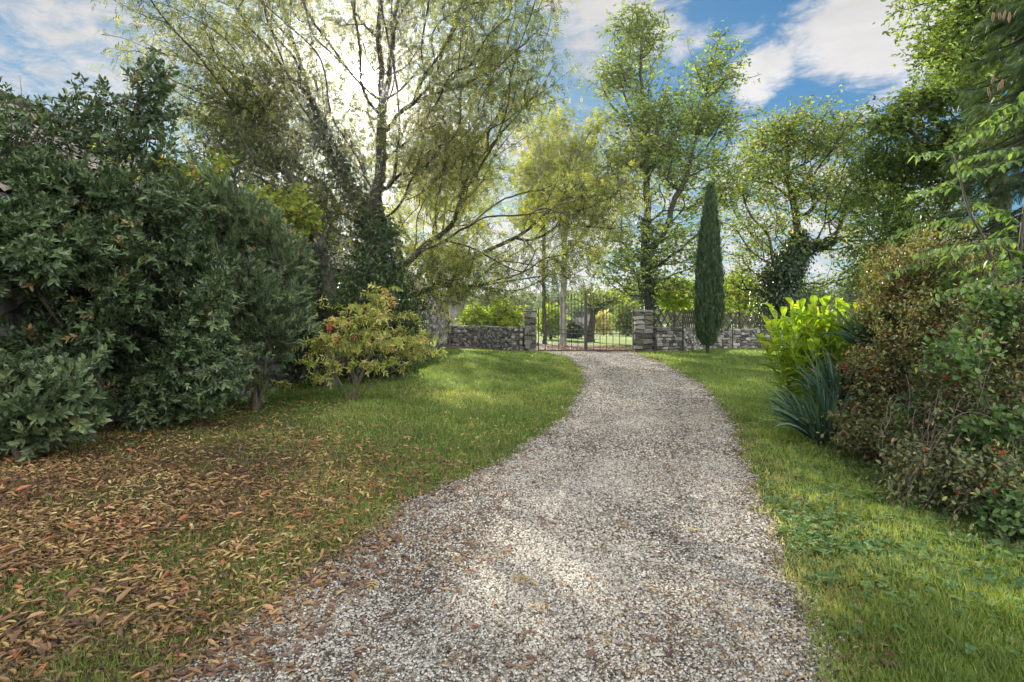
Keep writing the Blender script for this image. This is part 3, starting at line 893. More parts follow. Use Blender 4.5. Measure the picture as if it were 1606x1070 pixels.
# ------------------------------------------------------------------ barn on the left
def barn():
    rng = np.random.RandomState(5)
    root = empty('stone_barn', (-8, 20, 0), 'long grey stone barn with brown tiled roof half hidden behind the left shrubs', 'barn')
    A = (-5.3, 4.6); B = (-3.78, 31.2)
    mb = MB()
    stones(mb, A, B, 0.0, 2.75, 0.5, 0.24, 0.13, rng)
    C = (-12.2, 5.0)
    stones(mb, C, A, 0.0, 2.75, 0.5, 0.42, 0.22, rng)
    Dp = (-11.2, 31.4)
    stones(mb, B, Dp, 0.0, 2.75, 0.5, 0.45, 0.25, rng)
    # gables
    for (a, b) in ((C, A), (B, Dp)):
        a_, b_ = np.array(a), np.array(b)
        for k in range(8):
            z = 2.76 + k * 0.285; f0 = k / 16 + 0.02
            pa = a_ + (b_ - a_) * f0; pb_ = b_ + (a_ - b_) * f0
            stones(mb, pa, pb_, z, z + 0.28, 0.48, 0.45, 0.28, rng)
    mb.build('wall', M['stone'], root)
    mc = MB()
    core_box(mc, A, B, 0, 2.72, 0.42); core_box(mc, C, A, 0, 2.72, 0.42); core_box(mc, B, Dp, 0, 2.72, 0.42); core_box(mc, C, Dp, 0, 2.72, 0.42)
    mc.build('mortar_core', M['mortar'], root)
    # canal-tile roof, two slopes
    ridge_a = (np.array(A) + np.array(C)) / 2; ridge_b = (np.array(B) + np.array(Dp)) / 2
    rm = MB()
    for (ea, eb, sg) in ((np.array(A), np.array(B), 1), (np.array(C), np.array(Dp), -1)):
        ext = (eb - ea) / np.linalg.norm(eb - ea) * 0.4
        out_ = np.array([0.35 * sg, 0])
        e0 = np.array([*(ea - ext + out_), 2.68]); e1 = np.array([*(eb + ext + out_), 2.68])
        r0_ = np.array([*(ridge_a - ext), 5.15]); r1_ = np.array([*(ridge_b + ext), 5.15])
        ncol = 170; nrow = 20; sub = 5
        for r in range(nrow):
            t0, t1 = r / nrow, (r + 1) / nrow + 0.03
            uu = np.linspace(0, 1, ncol * sub + 1)
            prof = np.abs(np.sin(np.arange(len(uu)) / sub * math.pi)) * 0.045
            rows = []
            for t, lift in ((t0, 0.035), (t1, 0.0)):
                base = (e0 * (1 - t) + r0_ * t)[None] * (1 - uu)[:, None] + (e1 * (1 - t) + r1_ * t)[None] * uu[:, None]
                base[:, 2] += prof + lift + (np.repeat(rng.randn(ncol + 1), sub)[:len(uu)] * 0.012)
                rows.append(base)
            n = len(uu); V = np.concatenate(rows)
            i = np.arange(n - 1); F = np.stack([i, i + 1, i + n + 1, i + n], 1)
            rn = np.repeat(rng.rand(ncol + 1), sub)[:n]
            rm.addn(V, F, np.concatenate([rn, rn]))
    rf = rm.build('roof', M['rooftile'], root)
    cm = MB()
    n = 56
    for i in range(n):
        t = i / n; a = ridge_a * (1 - t) + ridge_b * t; t2 = (i + 1.1) / n; b = ridge_a * (1 - t2) + ridge_b * t2
        cm.tube([(a[0], a[1], 5.19), (b[0], b[1], 5.21)], [0.13, 0.11], 8, rng.rand())
    cm.build('ridge_tiles', M['rooftile'], rf)
barn()

# ------------------------------------------------------------------ TREES
T_ASH = pinnate(3, 0.34, 0.5, 0.42)
T_OAK = combine([(place(leaf6(1, 0.55), (0, 0, 0), d_, (0.1, 0.2, 1), 1), leaf6()[1]) for d_ in ((1, 0.25, 0), (0.5, -0.8, 0.2))])
T_L6 = leaf6(1, 0.42)
T_ROS = rosette(6, 0.40)
T_SEED = combine([(place(quad(0.2), (0.1 * math.cos(a), 0.1 * math.sin(a), -0.1 * a), (0.2 * math.cos(a), 0.2 * math.sin(a), -1), (0.3, 0.5, 0.4), 0.6), quad()[1]) for a in (0, 1.3, 2.6, 3.9, 5.2)])

# the big backlit ash over the lawn
TY = 13.2
def Q(px, py, dy=0.0): return P(px, py, TY + dy)
ash_limbs = [
    [G(596, TY), Q(600, 520), Q(597, 430), Q(590, 330), Q(597, 260), Q(599, 190), Q(598, 120), Q(594, 50), Q(600, -40), Q(590, -130)],
    [Q(592, 350), Q(566, 318, .1), Q(545, 285, .2), Q(515, 220, .3), Q(488, 150, .5), Q(470, 90, .6), Q(452, 40, .7), Q(440, -30, .8)],
    [Q(488, 150, .5), Q(445, 110, -.3), Q(405, 60, -.8), Q(365, 0, -1.2), Q(330, -40, -1.4)],
    [Q(599, 215), Q(625, 180, -.2), Q(648, 162, -.4), Q(700, 142, -.8), Q(755, 122, -1.2), Q(805, 85, -1.6), Q(850, 40, -2)],
    [Q(598, 195), Q(575, 178, .4), Q(545, 166, .8), Q(505, 160, 1.2), Q(450, 170, 1.6)],
    [Q(605, 160), Q(612, 90, .3), Q(618, 30, .6), Q(640, -40, 1.0), Q(680, -110, 1.2)],
    [Q(606, 425), Q(650, 405, -.4), Q(695, 378, -.8), Q(735, 355, -1.1), Q(770, 340, -1.4), Q(830, 335, -1.8), Q(880, 322, -2.1)],
    [Q(650, 404, -.4), Q(680, 375, -.2), Q(720, 355, 0), Q(760, 362, .3), Q(810, 378, .5), Q(860, 405, .7)],
    [Q(604, 470), Q(640, 465, .2), Q(675, 450, .3), Q(725, 448, .4), Q(765, 452, .6), Q(800, 470, .9)],
    [Q(676, 450, .3), Q(686, 470, .3), Q(697, 490, .3)],
    [Q(735, 355, -1.1), Q(780, 320, -.6), Q(830, 300, -.2), Q(880, 300, .2), Q(940, 290, .4)],
    [Q(700, 378, -.8), Q(740, 390, -1.0), Q(790, 415, -1.3), Q(840, 440, -1.6)],
    [Q(597, 300), Q(640, 270, -1), Q(680, 290, -1.6), Q(730, 300, -2.1)],
    [Q(545, 285, .2), Q(500, 270, -.6), Q(440, 250, -1.2), Q(370, 235, -1.8), Q(310, 230, -2.2)],
]
ash_blobs = [
    (540, 20, TY, 300, 170, 3.8, 1350), (330, 110, TY - 1, 110, 150, 2.5, 570), (430, 200, TY, 130, 110, 2.5, 720),
    (740, 90, TY - 1, 120, 130, 2.5, 620), (710, 190, TY - 1, 120, 80, 2.2, 260), (810, 60, TY - 2, 60, 90, 1.2, 160), (500, 130, TY, 90, 110, 3, 200), (630, 90, TY + 1, 90, 120, 1.6, 300), (560, 230, TY + 1, 80, 60, 1.2, 240), (700, 260, TY - .5, 90, 70, 2.0, 630), (690, 190, TY, 90, 60, 2.0, 210),
    (720, 420, TY, 110, 75, 1.8, 720), (850, 390, TY - .5, 110, 80, 1.6, 230), (900, 310, TY - .5, 90, 50, 1.6, 390), (600, -150, TY, 320, 140, 4.5, 1300), (520, 330, TY, 110, 70, 1.4, 240),
]
ash, ask, arng = tree('ash_tree', 'large spreading ash tree with the sun shining through its crown, left of the gate', 'tree', ash_limbs, ash_blobs,
    0.21, 0.005, M['bark'], M['ash'], T_ASH, 5, 0.20, 0.13, 21, bf=0.28, pad=(14, 0.65, 0.4), crook=0.1, droop=0.45, rmax=0.022)
# seed bunches hanging in the crown
pos, d, up = leaves_on(ask, arng, 1, 0.06, 0.2, 0.6, 0.012, 0.2)
sel = arng.rand(len(pos)) < np.where(pos[:, 0] > -2.2, 0.42, 0.18)
pos = pos[sel]
scatter('seed_bunches', T_SEED, pos, np.tile([1.0, 0, 0], (len(pos), 1)) + rdir(arng, len(pos)) * 0.3, np.tile([0, 0, 1.0], (len(pos), 1)), 0.10 + 0.07 * arng.rand(len(pos)), M['seed'], arng, ash)
# ivy climbing the trunk
def ivy_on(parent, pts, rad, n, seed, size=0.085, name='ivy', mat='ivy'):
    rng = np.random.RandomState(seed)
    pts = catmull(pts, 8); t = rng.rand(n) * (len(pts) - 1)
    c = np.stack([np.interp(t, np.arange(len(pts)), pts[:, k]) for k in range(3)], 1)
    rr = np.interp(t, np.linspace(0, len(pts) - 1, len(rad)), rad)
    a = rng.rand(n) * 6.283
    lump = 0.7 + 0.5 * np.sin(t * 3.1 + a * 2) * 0.5 + 0.3 * rng.randn(n)
    off = np.stack([np.cos(a), np.sin(a), 0.3 * rng.randn(n)], 1)
    pos = c + off * (rr * np.clip(lump, 0.3, 1.6))[:, None]
    pos[:, 2] = np.maximum(pos[:, 2], H(pos[:, 0], pos[:, 1]) + 0.03)
    d = off * 0.5 + rdir(rng, n) * 0.5; d[:, 2] -= 0.7
    up = off + rdir(rng, n) * 0.4
    return scatter(name, leaf6(1, 0.8), pos, d, up, size * (0.6 + 0.8 * rng.rand(n)), M[mat], rng, parent)
ivy_on(ash, [G(598, TY), Q(600, 520), Q(597, 430), Q(590, 345)], [0.75, 0.7, 0.6, 0.45], 7000, 31)
ivy_on(ash, [Q(590, 350), Q(566, 318), Q(545, 285), Q(515, 225), Q(492, 165)], [0.35, 0.3, 0.25, 0.15], 2200, 32)

# dark evergreen beside the barn
hb = G(516, 11.3)
tree('evergreen_oak', 'dark dense evergreen oak leaning over the barn roof left of the big ash', 'tree',
    [[hb, P(512, 460, 11.4), P(500, 380, 11.6), P(470, 300, 12), P(430, 240, 12.2), P(400, 180, 12.2)], [P(500, 380, 11.6), P(430, 350, 11.8), P(370, 300, 12)], [P(495, 370, 11.6), P(530, 300, 12), P(540, 240, 12.2)]],
    [(400, 250, 12.4, 110, 105, 1.8, 900), (480, 330, 12.2, 120, 100, 1.6, 700), (340, 320, 12.2, 70, 80, 1.2, 250), (380, 170, 12.4, 60, 60, 1.1, 160)],
    0.16, 0.005, M['oakbark'], M['holm'], T_L6, 8, 0.12, 0.085, 22, pad=(14, 0.45, 0.25), rmax=0.02, droop=0.05)

# dark shrub that fills the foot of the ash
tree('ivy_shrub', 'dark green ivy clad shrub against the barn wall behind the yellow spindle bush', 'shrub',
    [[G(560, 11.6), P(560, 500, 11.6), P(565, 430, 11.7)], [G(560, 11.6), P(530, 480, 11.4), P(500, 420, 11.4)], [G(560, 11.6), P(610, 490, 12), P(640, 430, 12.3)]],
    [(520, 480, 11.4, 90, 110, 0.8, 500), (590, 470, 12.0, 80, 120, 0.8, 450), (640, 520, 12.8, 50, 70, 0.7, 200), (470, 520, 10.8, 50, 90, 0.6, 220)],
    0.07, 0.004, M['twig'], M['ivy'], T_L6, 11, 0.10, 0.09, 23, gaps=0.8, rmax=0.03, droop=0.3)

# the tall two-topped oak by the right pillar
OY = 28.5
oak_limbs = [
    [G(1018, OY), P(1018, 480, OY), P(1012, 400, OY), P(1016, 320, OY), P(1012, 250, OY), P(1010, 180, OY), P(1005, 110, OY), P(1008, 50, OY)],
    [P(1014, 400, OY), P(1040, 370, OY), P(1055, 320, OY - .5), P(1075, 280, OY - .7), P(1090, 220, OY), P(1105, 160, OY), P(1115, 100, OY)],
    [P(1014, 260, OY), P(1000, 200, OY + 1), P(980, 150, OY + 1), P(970, 100, OY + 1)],
    [P(1075, 280, OY - .5), P(1110, 260, OY), P(1140, 230, OY)],
    [P(1014, 420, OY), P(985, 390, OY), P(950, 350, OY), P(930, 320, OY)],
    [P(1016, 350, OY), P(1045, 330, OY + 1), P(1080, 330, OY + 1.5), P(1120, 310, OY + 1.5)],
]
oak_blobs = [
    (1000, 60, OY, 42, 52, 1.6, 416), (980, 120, OY, 45, 50, 1.8, 368), (1012, 190, OY, 52, 60, 2.2, 480), (1120, 120, OY, 32, 44, 1.2, 240), (1130, 75, OY, 12, 30, .5, 48),
    (1100, 190, OY, 60, 60, 2, 528), (1050, 215, OY, 50, 45, 2, 260), (1050, 270, OY, 90, 65, 2.8, 672), (960, 290, OY, 50, 70, 2.2, 352), (1120, 300, OY, 50, 80, 2.2, 416),
    (980, 400, OY, 70, 60, 2.2, 416), (1060, 390, OY, 60, 60, 2.2, 416), (1040, 445, OY, 60, 22, 1.6, 160),
]
oak, osk, orng = tree('oak_tree', 'tall two topped green oak rising behind the right gate pillar', 'tree', oak_limbs, oak_blobs,
    0.26, 0.010, M['oakbark'], M['oak'], T_OAK, 5, 0.19, 0.13, 24, pad=(9, 0.9, 0.45), bf=0.2, rmax=0.035, shell=0.5)
ivy_on(oak, [G(1018, OY), P(1018, 440, OY), P(1012, 340, OY)], [0.45, 0.42, 0.3], 2500, 33, 0.12)

# ivy clad oak further right
IY = 29.8
iv_limbs = [
    [G(1222, IY + 1), P(1224, 490, IY + 1), P(1222, 440, IY + 1), P(1238, 405, IY + 1), P(1262, 388, IY + 1), P(1290, 380, IY + .6), P(1315, 360, IY), P(1325, 310, IY)],
    [P(1240, 410, IY + 1), P(1250, 370, IY + 1), P(1245, 320, IY + 1), P(1235, 260, IY + 1), P(1240, 210, IY + 1)],
    [P(1235, 410, IY + 1), P(1200, 395, IY), P(1180, 370, IY - .5), P(1160, 340, IY - .6)],
    [P(1245, 320, IY + 1), P(1215, 290, IY), P(1190, 285, IY - 1), P(1150, 280, IY - 1.4)],
    [P(1290, 380, IY), P(1340, 360, IY - 1), P(1380, 320, IY - 1.5)],
]
iv_blobs = [
    (1240, 215, IY, 75, 48, 2.4, 688), (1310, 230, IY, 60, 60, 2.4, 528), (1190, 270, IY, 60, 70, 2.4, 528), (1270, 300, IY, 90, 60, 2.8, 672),
    (1180, 370, IY, 60, 55, 2, 352), (1340, 320, IY, 80, 80, 2.4, 608), (1380, 400, IY, 70, 60, 2, 416), (1170, 440, IY + 1.5, 45, 45, 1.2, 224), (1290, 440, IY + 1, 50, 25, 1.2, 64),
]
ivo, _, _ = tree('ivy_clad_oak', 'broad oak with thick dark ivy on its crooked trunk, behind the lattice fence', 'tree', iv_limbs, iv_blobs,
    0.30, 0.010, M['oakbark'], M['oak2'], T_OAK, 5, 0.20, 0.13, 25, pad=(9, 0.9, 0.45), bf=0.2, rmax=0.035, shell=0.5)
ivy_on(ivo, [G(1222, IY + 1), P(1222, 470, IY + 1), P(1225, 425, IY + 1), P(1252, 395, IY + 1), P(1300, 378, IY + .4)], [1.0, 1.15, 0.85, 0.6, 0.3], 15000, 34, 0.13)
ivy_on(ivo, [P(1225, 430, IY), P(1245, 400, IY), P(1252, 362, IY)], [0.9, 0.7, 0.3], 5000, 35, 0.13)

# yellow-green ash just outside the gate
AY = 30.5
tree('young_ash_tree', 'slim ash tree with pale trunk and yellow green crown seen just behind the gate', 'tree',
    [[G(883, AY), P(883, 470, AY), P(885, 400, AY), P(888, 330, AY), P(890, 270, AY)], [P(885, 400, AY), P(920, 360, AY), P(960, 310, AY)], [P(887, 360, AY), P(860, 310, AY), P(840, 260, AY)]],
    [(870, 250, AY, 85, 80, 2.4, 480), (940, 300, AY, 85, 80, 2.4, 560), (930, 220, AY, 85, 60, 2.4, 380), (840, 190, AY, 50, 45, 1.8, 150), (930, 380, AY, 60, 35, 2, 110), (830, 310, AY, 50, 50, 2, 110)],
    0.17, 0.008, M['palebark'], M['ashy'], pinnate(3, 0.38, 0.4, 0.45), 3, 0.20, 0.25, 26, pad=(14, 0.8, 0.4), bf=0.25, rmax=0.035, droop=0.3)
tree('young_ash_tree', 'thin straight bare trunked tree just left of the pale trunk behind the gate', 'tree',
    [[G(854, AY + 3), P(853, 440, AY + 3), P(852, 360, AY + 3), P(850, 300, AY + 3)]],
    [(850, 270, AY + 3, 40, 60, 1.4, 130), (835, 330, AY + 3, 35, 40, 1.2, 40)],
    0.11, 0.008, M['oakbark'], M['ashy'], pinnate(3, 0.38, 0.4, 0.45), 9, 0.22, 0.34, 27, rmax=0.035, droop=0.3)
tree('field_ash_tree', 'yellow green ash tree standing in the field behind the left stone wall', 'tree',
    [[G(668, 37), P(672, 470, 37), P(680, 380, 37), P(690, 290, 37), P(700, 220, 37)], [P(680, 380, 37), P(720, 340, 37), P(750, 290, 37)], [P(676, 420, 37), P(640, 370, 37), P(620, 320, 37)]],
    [(700, 250, 37, 90, 80, 3.5, 420), (740, 330, 37, 70, 60, 3, 260), (640, 330, 37, 70, 80, 3, 260), (690, 400, 37, 70, 45, 3, 110), (770, 270, 37, 50, 45, 2.4, 90)],
    0.24, 0.01, M['bark'], M['ashy'], pinnate(3, 0.38, 0.4, 0.45), 3, 0.25, 0.34, 126, bf=0.3, rmax=0.04, droop=0.3, pad=(14, 0.9, 0.4))
tree('leaning_tree', 'dark leaning tree beyond the right half of the iron gate', 'tree',
    [[G(925, 37), P(928, 508, 37), P(934, 488, 37), P(952, 475, 37), P(975, 468, 37)], [P(930, 500, 37), P(922, 470, 37), P(915, 440, 37)]],
    [(925, 468, 37, 34, 16, 1.5, 80), (960, 466, 37, 34, 12, 1.5, 60)],
    0.24, 0.012, M['oakbark'], M['oak'], T_OAK, 7, 0.2, 0.15, 28, rmax=0.04)

# bright hazel behind the right shrubs
tree('hazel_tree', 'light green hazel tree between the ivy clad oak and the right hand spruce', 'tree',
    [[G(1430, 17), P(1425, 430, 17), P(1415, 350, 17), P(1400, 290, 17), P(1390, 230, 17)], [G(1430, 17), P(1460, 420, 16.5), P(1480, 340, 16.5), P(1490, 270, 16.5)], [P(1425, 430, 17), P(1380, 390, 17), P(1350, 350, 17)]],
    [(1400, 260, 17, 70, 60, 1.8, 420), (1460, 250, 16.8, 60, 60, 1.6, 320), (1400, 360, 17, 75, 80, 1.8, 480), (1480, 350, 16.5, 70, 90, 1.6, 420), (1370, 430, 17, 60, 50, 1.2, 220)],
    0.15, 0.006, M['bark'], M['green'], leaf6(1, 0.5), 9, 0.12, 0.12, 29, pad=(14, 0.5, 0.25), rmax=0.03, droop=0.4)
# oak top right
BY = 15.5
tree('old_oak_tree', 'old oak with dark crooked limbs against the sky at the upper right', 'tree',
    [[G(1575, BY), P(1572, 400, BY), P(1565, 280, BY), P(1560, 200, BY), P(1545, 165, BY), P(1520, 140, BY), P(1503, 110, BY), P(1495, 70, BY)],
     [P(1560, 190, BY), P(1558, 130, BY), P(1552, 90, BY), P(1530, 70, BY), P(1500, 60, BY)],
     [P(1552, 90, BY), P(1562, 50, BY), P(1560, 0, BY), P(1550, -60, BY)],
     [P(1545, 165, BY), P(1500, 160, BY - .5), P(1465, 165, BY - .8), P(1440, 180, BY - 1)],
     [P(1515, 130, BY), P(1480, 128, BY), P(1450, 150, BY + .5), P(1410, 175, BY + .7)],
     [P(1558, 120, BY), P(1600, 90, BY), P(1640, 50, BY)]],
    [(1520, 20, BY, 65, 70, 2.2, 520), (1590, 60, BY, 80, 90, 2.4, 460), (1470, 150, BY, 55, 40, 1.6, 330), (1520, 110, BY, 70, 50, 1.8, 300), (1420, 190, BY, 45, 22, 1.2, 150), (1560, 200, BY, 80, 60, 2, 400), (1500, 230, BY, 80, 40, 1.8, 250), (1560, -80, BY, 110, 80, 2.6, 300)],
    0.24, 0.008, M['oakbark'], M['green'], T_OAK, 6, 0.13, 0.11, 30, pad=(14, 0.55, 0.25), bf=0.15, rmax=0.03)
# bare twigs
rng = np.random.RandomState(77)

# spruce at the right edge
def spruce():
    rng = np.random.RandomState(40)
    bx = G(1655, 9.6)
    root = empty('spruce_tree', tuple(bx), 'dark spruce with drooping boughs and long brown cones at the right edge', 'tree')
    tm = MB(); tm.tube([bx, bx + [0, 0, 4], bx + [0, 0, 9]], [0.2, 0.13, 0.03], 10); tm.build('trunk', M['oakbark'], root, True)
    pos = []; dr = []; up = []; bm_ = MB(); cpos = []
    z = 1.6
    while z < 8.5:
        L = 2.1 * (1 - (z / 10.5)) + 0.35
        for k in range(7):
            a = rng.rand() * 6.283; l = L * (0.75 + 0.4 * rng.rand())
            t = np.linspace(0, 1, 9); z0 = bx[2] + z + rng.randn() * 0.1
            curve = np.stack([bx[0] + np.cos(a) * l * t, bx[1] + np.sin(a) * l * t, z0 - 0.55 * l * t ** 1.5 + 0.25 * l * t ** 4], 1)
            bm_.tube(curve, np.linspace(0.03, 0.006, 9), 4)
            n = int(95 * l)
            tt = rng.rand(n) ** 0.7
            c = np.stack([np.interp(tt, t, curve[:, j]) for j in range(3)], 1)
            side = np.array([-np.sin(a), np.cos(a), 0]); fw = np.array([np.cos(a), np.sin(a), -0.3])
            sg = rng.choice([-1, 1], n)[:, None]
            w = (0.32 * (1 - tt * 0.55))[:, None]
            f = rng.rand(n, 1)
            pos.append(c + side * sg * w * f - np.array([0, 0, 1]) * f * w * 0.6)
            dr.append(side * sg * 0.6 + fw * 0.8 + rng.randn(n, 3) * 0.25 - np.array([0, 0, 0.5])); up.append(np.tile([0, 0, 1.0], (n, 1)) + rng.randn(n, 3) * 0.4)
            if z > 3.5 and rng.rand() < 0.6: cpos.append(curve[-2])
        z += 0.19
    bm_.build('boughs', M['oakbark'], root)
    pos = np.concatenate(pos); dr = np.concatenate(dr); up = np.concatenate(up)
    spray = combine([(place(quad(0.10), (0.12 * i, 0, 0), (0.7, s, -0.1), (0, 0, 1), 0.33 * (1 - 0.1 * i)), quad()[1]) for i in range(6) for s in (-1, 1)] + [(quad(0.08)[0], quad()[1])])
    scatter('crown', spray, pos, dr, up, 0.17 + 0.08 * rng.rand(len(pos)), M['spruce'], rng, root)
    extra = [P(1558, 18, 8.3), P(1567, 22, 8.3), P(1575, 16, 8.4), P(1582, 20, 8.3), P(1560, 125, 8.4), P(1568, 130, 8.3), P(1575, 124, 8.5), P(1554, 132, 8.4), P(1539, 212, 8.3)]
    for c in extra + cpos[:14]:
        c = np.array(c) + rng.randn(3) * 0.03; hl = 0.11 + 0.06 * rng.rand()
        cm = MB(); t = np.linspace(0, 1, 8)
        cm.tube(np.array(c) + np.stack([(rng.rand() - .5) * .1 * t, 0 * t, -hl * t], 1), 0.019 * np.sin(0.35 + 2.5 * t), 7, rng.rand())
        cm.build('cone', M['cone'], root, True)
spruce()

# cypress
def cypress():
    rng = np.random.RandomState(41)
    Y = 24.3; b = G(1110, Y)
    root = empty('cypress_tree', tuple(b), 'tall slender dark green cypress on the right lawn beside the wall', 'tree')
    tm = MB(); tm.tube([b, b + [0, 0, 0.5], b + [0, 0, 6]], [0.09, 0.07, 0.02], 8); tm.build('trunk', M['oakbark'], root, True)
    n = 30000
    t = rng.rand(n) ** 0.8
    z = 0.35 + t * 6.75
    prof = np.interp(t, [0, 0.06, 0.2, 0.45, 0.7, 0.88, 0.96, 1.0], [0.20, 0.44, 0.56, 0.52, 0.37, 0.20, 0.10, 0.02])
    a = rng.rand(n) * 6.283
    lump = 1 + 0.10 * np.sin(3 * a + z * 1.3) + 0.13 * np.sin(8 * a + 2.2 * np.sin(z * 1.7)) + 0.09 * np.sin(17 * a + 3 * np.sin(z * 2.3)) + 0.06 * np.sin(z * 9 + 5 * a)
    rr = 0.88 * prof * lump * (1 - 0.5 * rng.rand(n) ** 2.2) * (1 + 0.10 * np.abs(rng.randn(n)) * (rng.rand(n) < 0.3))
    lean = 0.12 * t
    pos = np.stack([b[0] + rr * np.cos(a) + lean, Y + rr * np.sin(a), b[2] + z], 1)
    d = np.stack([np.cos(a) * 0.28, np.sin(a) * 0.28, np.ones(n)], 1) + rng.randn(n, 3) * 0.12
    up = np.stack([np.cos(a), np.sin(a), np.zeros(n)], 1) + rng.randn(n, 3) * 0.4
    spray = combine([(place(quad(0.2), (0.16 * i, 0, 0), (1, s * 0.35, 0), (0, 0, 1), 0.4), quad()[1]) for i in range(4) for s in (-1, 1)])
    scatter('crown', spray, pos, d, up, 0.12 + 0.2 * rng.rand(n) ** 1.5, M['cypress'], rng, root)
cypress()

# ------------------------------------------------------------------ SHRUBS ON THE LEFT
tree('laurel_bush', 'huge dark green laurel bush with leaf whorls filling the left side', 'shrub',
    [[G(215, 7.4), P(210, 560, 7.4), P(200, 470, 7.4), P(190, 390, 7.4)], [G(215, 7.4), P(270, 560, 7.2), P(320, 480, 7.2)], [G(215, 7.0), P(130, 560, 6.4), P(80, 470, 6.0), P(40, 400, 5.9)], [P(210, 560, 7.4), P(260, 460, 7.5), P(280, 380, 7.6)]],
    [(90, 440, 6.0, 130, 130, 0.5, 800), (240, 500, 7.0, 130, 120, 0.7, 900), (190, 390, 6.5, 130, 80, 0.6, 560), (310, 590, 6.9, 85, 70, 0.5, 520), (150, 600, 6.7, 100, 70, 0.5, 320), (0, 390, 5.5, 90, 90, 0.4, 520), (70, 300, 5.9, 110, 35, 0.3, 330), (20, 420, 5.2, 50, 60, .25, 200), (-10, 530, 5.3, 60, 70, 0.3, 260)],
    0.06, 0.0035, M['twig'], M['laurel'], shoot(7, 0.40, 2, 0.62), 4, 0.06, 0.125, 51, pad=(14, 0.2, 0.15), gaps=1.0, gthr=-0.75, shell=0.33, rmax=0.02, outward=1.0, jitter=0.45, droop=-0.1)
tree('laurel_bush', 'grey green narrow leaved bush joining the right side of the big laurel', 'shrub',
    [[G(400, 8.3), P(400, 540, 8.3), P(385, 460, 8.3), P(370, 380, 8.3), P(350, 320, 8.4)], [G(400, 8.3), P(430, 520, 8.1), P(440, 450, 8.1), P(430, 390, 8.2)]],
    [(380, 400, 8.3, 95, 100, 0.8, 900), (420, 480, 8.1, 60, 90, 0.6, 600), (320, 330, 8.3, 80, 55, 0.7, 480), (360, 550, 8.1, 60, 60, 0.5, 260)],
    0.05, 0.0035, M['twig'], M['laurelg'], shoot(9, 0.25, 3, 0.55, 0.7), 4, 0.06, 0.14, 52, pad=(12, 0.22, 0.2), gaps=1.0, gthr=-0.6, shell=0.35, rmax=0.02, outward=1.1, jitter=0.35, droop=-0.3)
# tall sparse shoots rising above
sh_limbs = []
b = G(140, 6.3)
for k, (px, py, dy) in enumerate([(30, 120, -.3), (60, 190, .2), (-10, 90, .0), (160, 120, .4), (215, 210, .3), (235, 90, .2), (200, 150, 0), (110, 170, .1), (255, 130, .5)]):
    m_ = P((px + 140) / 2 + 10, 330, 6.3 + dy / 2)
    sh_limbs.append([b, P(140 + (px - 140) * .3, 450, 6.3), m_, P(px * .8 + 28, py + 90, 6.3 + dy), P(px, py, 6.3 + dy)])
tree('tall_shrub', 'tall thin shrub with upright leafy shoots against the sky at the upper left', 'shrub', sh_limbs,
    [(30, 210, 6.2, 60, 80, 0.5, 68), (110, 200, 6.3, 60, 50, .5, 55), (170, 190, 6.4, 60, 60, 0.5, 68), (240, 150, 6.5, 40, 70, 0.4, 68), (215, 240, 6.4, 60, 60, 0.5, 80), (-30, 260, 6.2, 50, 110, .5, 55), (260, 320, 6.5, 70, 50, .6, 93)],
    0.045, 0.003, M['twig'], M['laurel'], shoot(6, 0.42, 8, 0.5, 1.0), 2, 0.03, 0.15, 53, shell=0.5, rmax=0.02, outward=0.8, jitter=0.7, droop=-0.1, bf=0.15)
tree('low_laurel', 'small light green laurel bush low at the left edge of the leaf litter', 'shrub',
    [[G(40, 5.3), P(45, 640, 5.3), P(50, 600, 5.3)], [G(40, 5.3), P(90, 640, 5.3), P(110, 610, 5.3)], [G(40, 5.3), P(0, 630, 5.2), P(-20, 600, 5.2)]],
    [(50, 635, 5.3, 85, 60, 0.35, 340), (-20, 630, 5.3, 60, 60, 0.3, 160)],
    0.03, 0.003, M['twig'], M['laurelg'], shoot(7, 0.46, 5, 0.6), 3, 0.04, 0.15, 54, shell=0.35, rmax=0.02, outward=1.0, jitter=0.4, droop=-0.1)
# scrambling vine with autumn tints on the barn roof edge
tree('roof_vine', 'yellow and red tinted vine rambling over the barn roof edge', 'vine',
    [[G(330, 8.95), P(330, 420, 9), P(300, 360, 9.3), P(230, 320, 9.6)], [P(330, 420, 9), P(380, 350, 9.6), P(430, 330, 10)], [P(300, 360, 9.3), P(200, 340, 9.5), P(60, 300, 9.6), P(0, 250, 9.6)]],
    [(60, 290, 9.7, 90, 40, 0.4, 220), (120, 255, 9.8, 70, 30, .4, 130), (20, 240, 9.6, 50, 30, .4, 90), (210, 320, 9.8, 90, 35, 0.4, 200), (300, 300, 10, 60, 60, .5, 200), (430, 340, 10.5, 80, 50, .5, 200)],
    0.04, 0.004, M['twig'], leaf_mat('vine_leaf', [(0, (0.10, 0.16, 0.03)), (0.5, (0.22, 0.30, 0.05)), (0.85, (0.34, 0.36, 0.07)), (0.97, (0.45, 0.28, 0.09)), (1, (0.45, 0.14, 0.08))], 0.5), leaf6(1, 0.7), 14, 0.08, 0.09, 55, rmax=0.03)

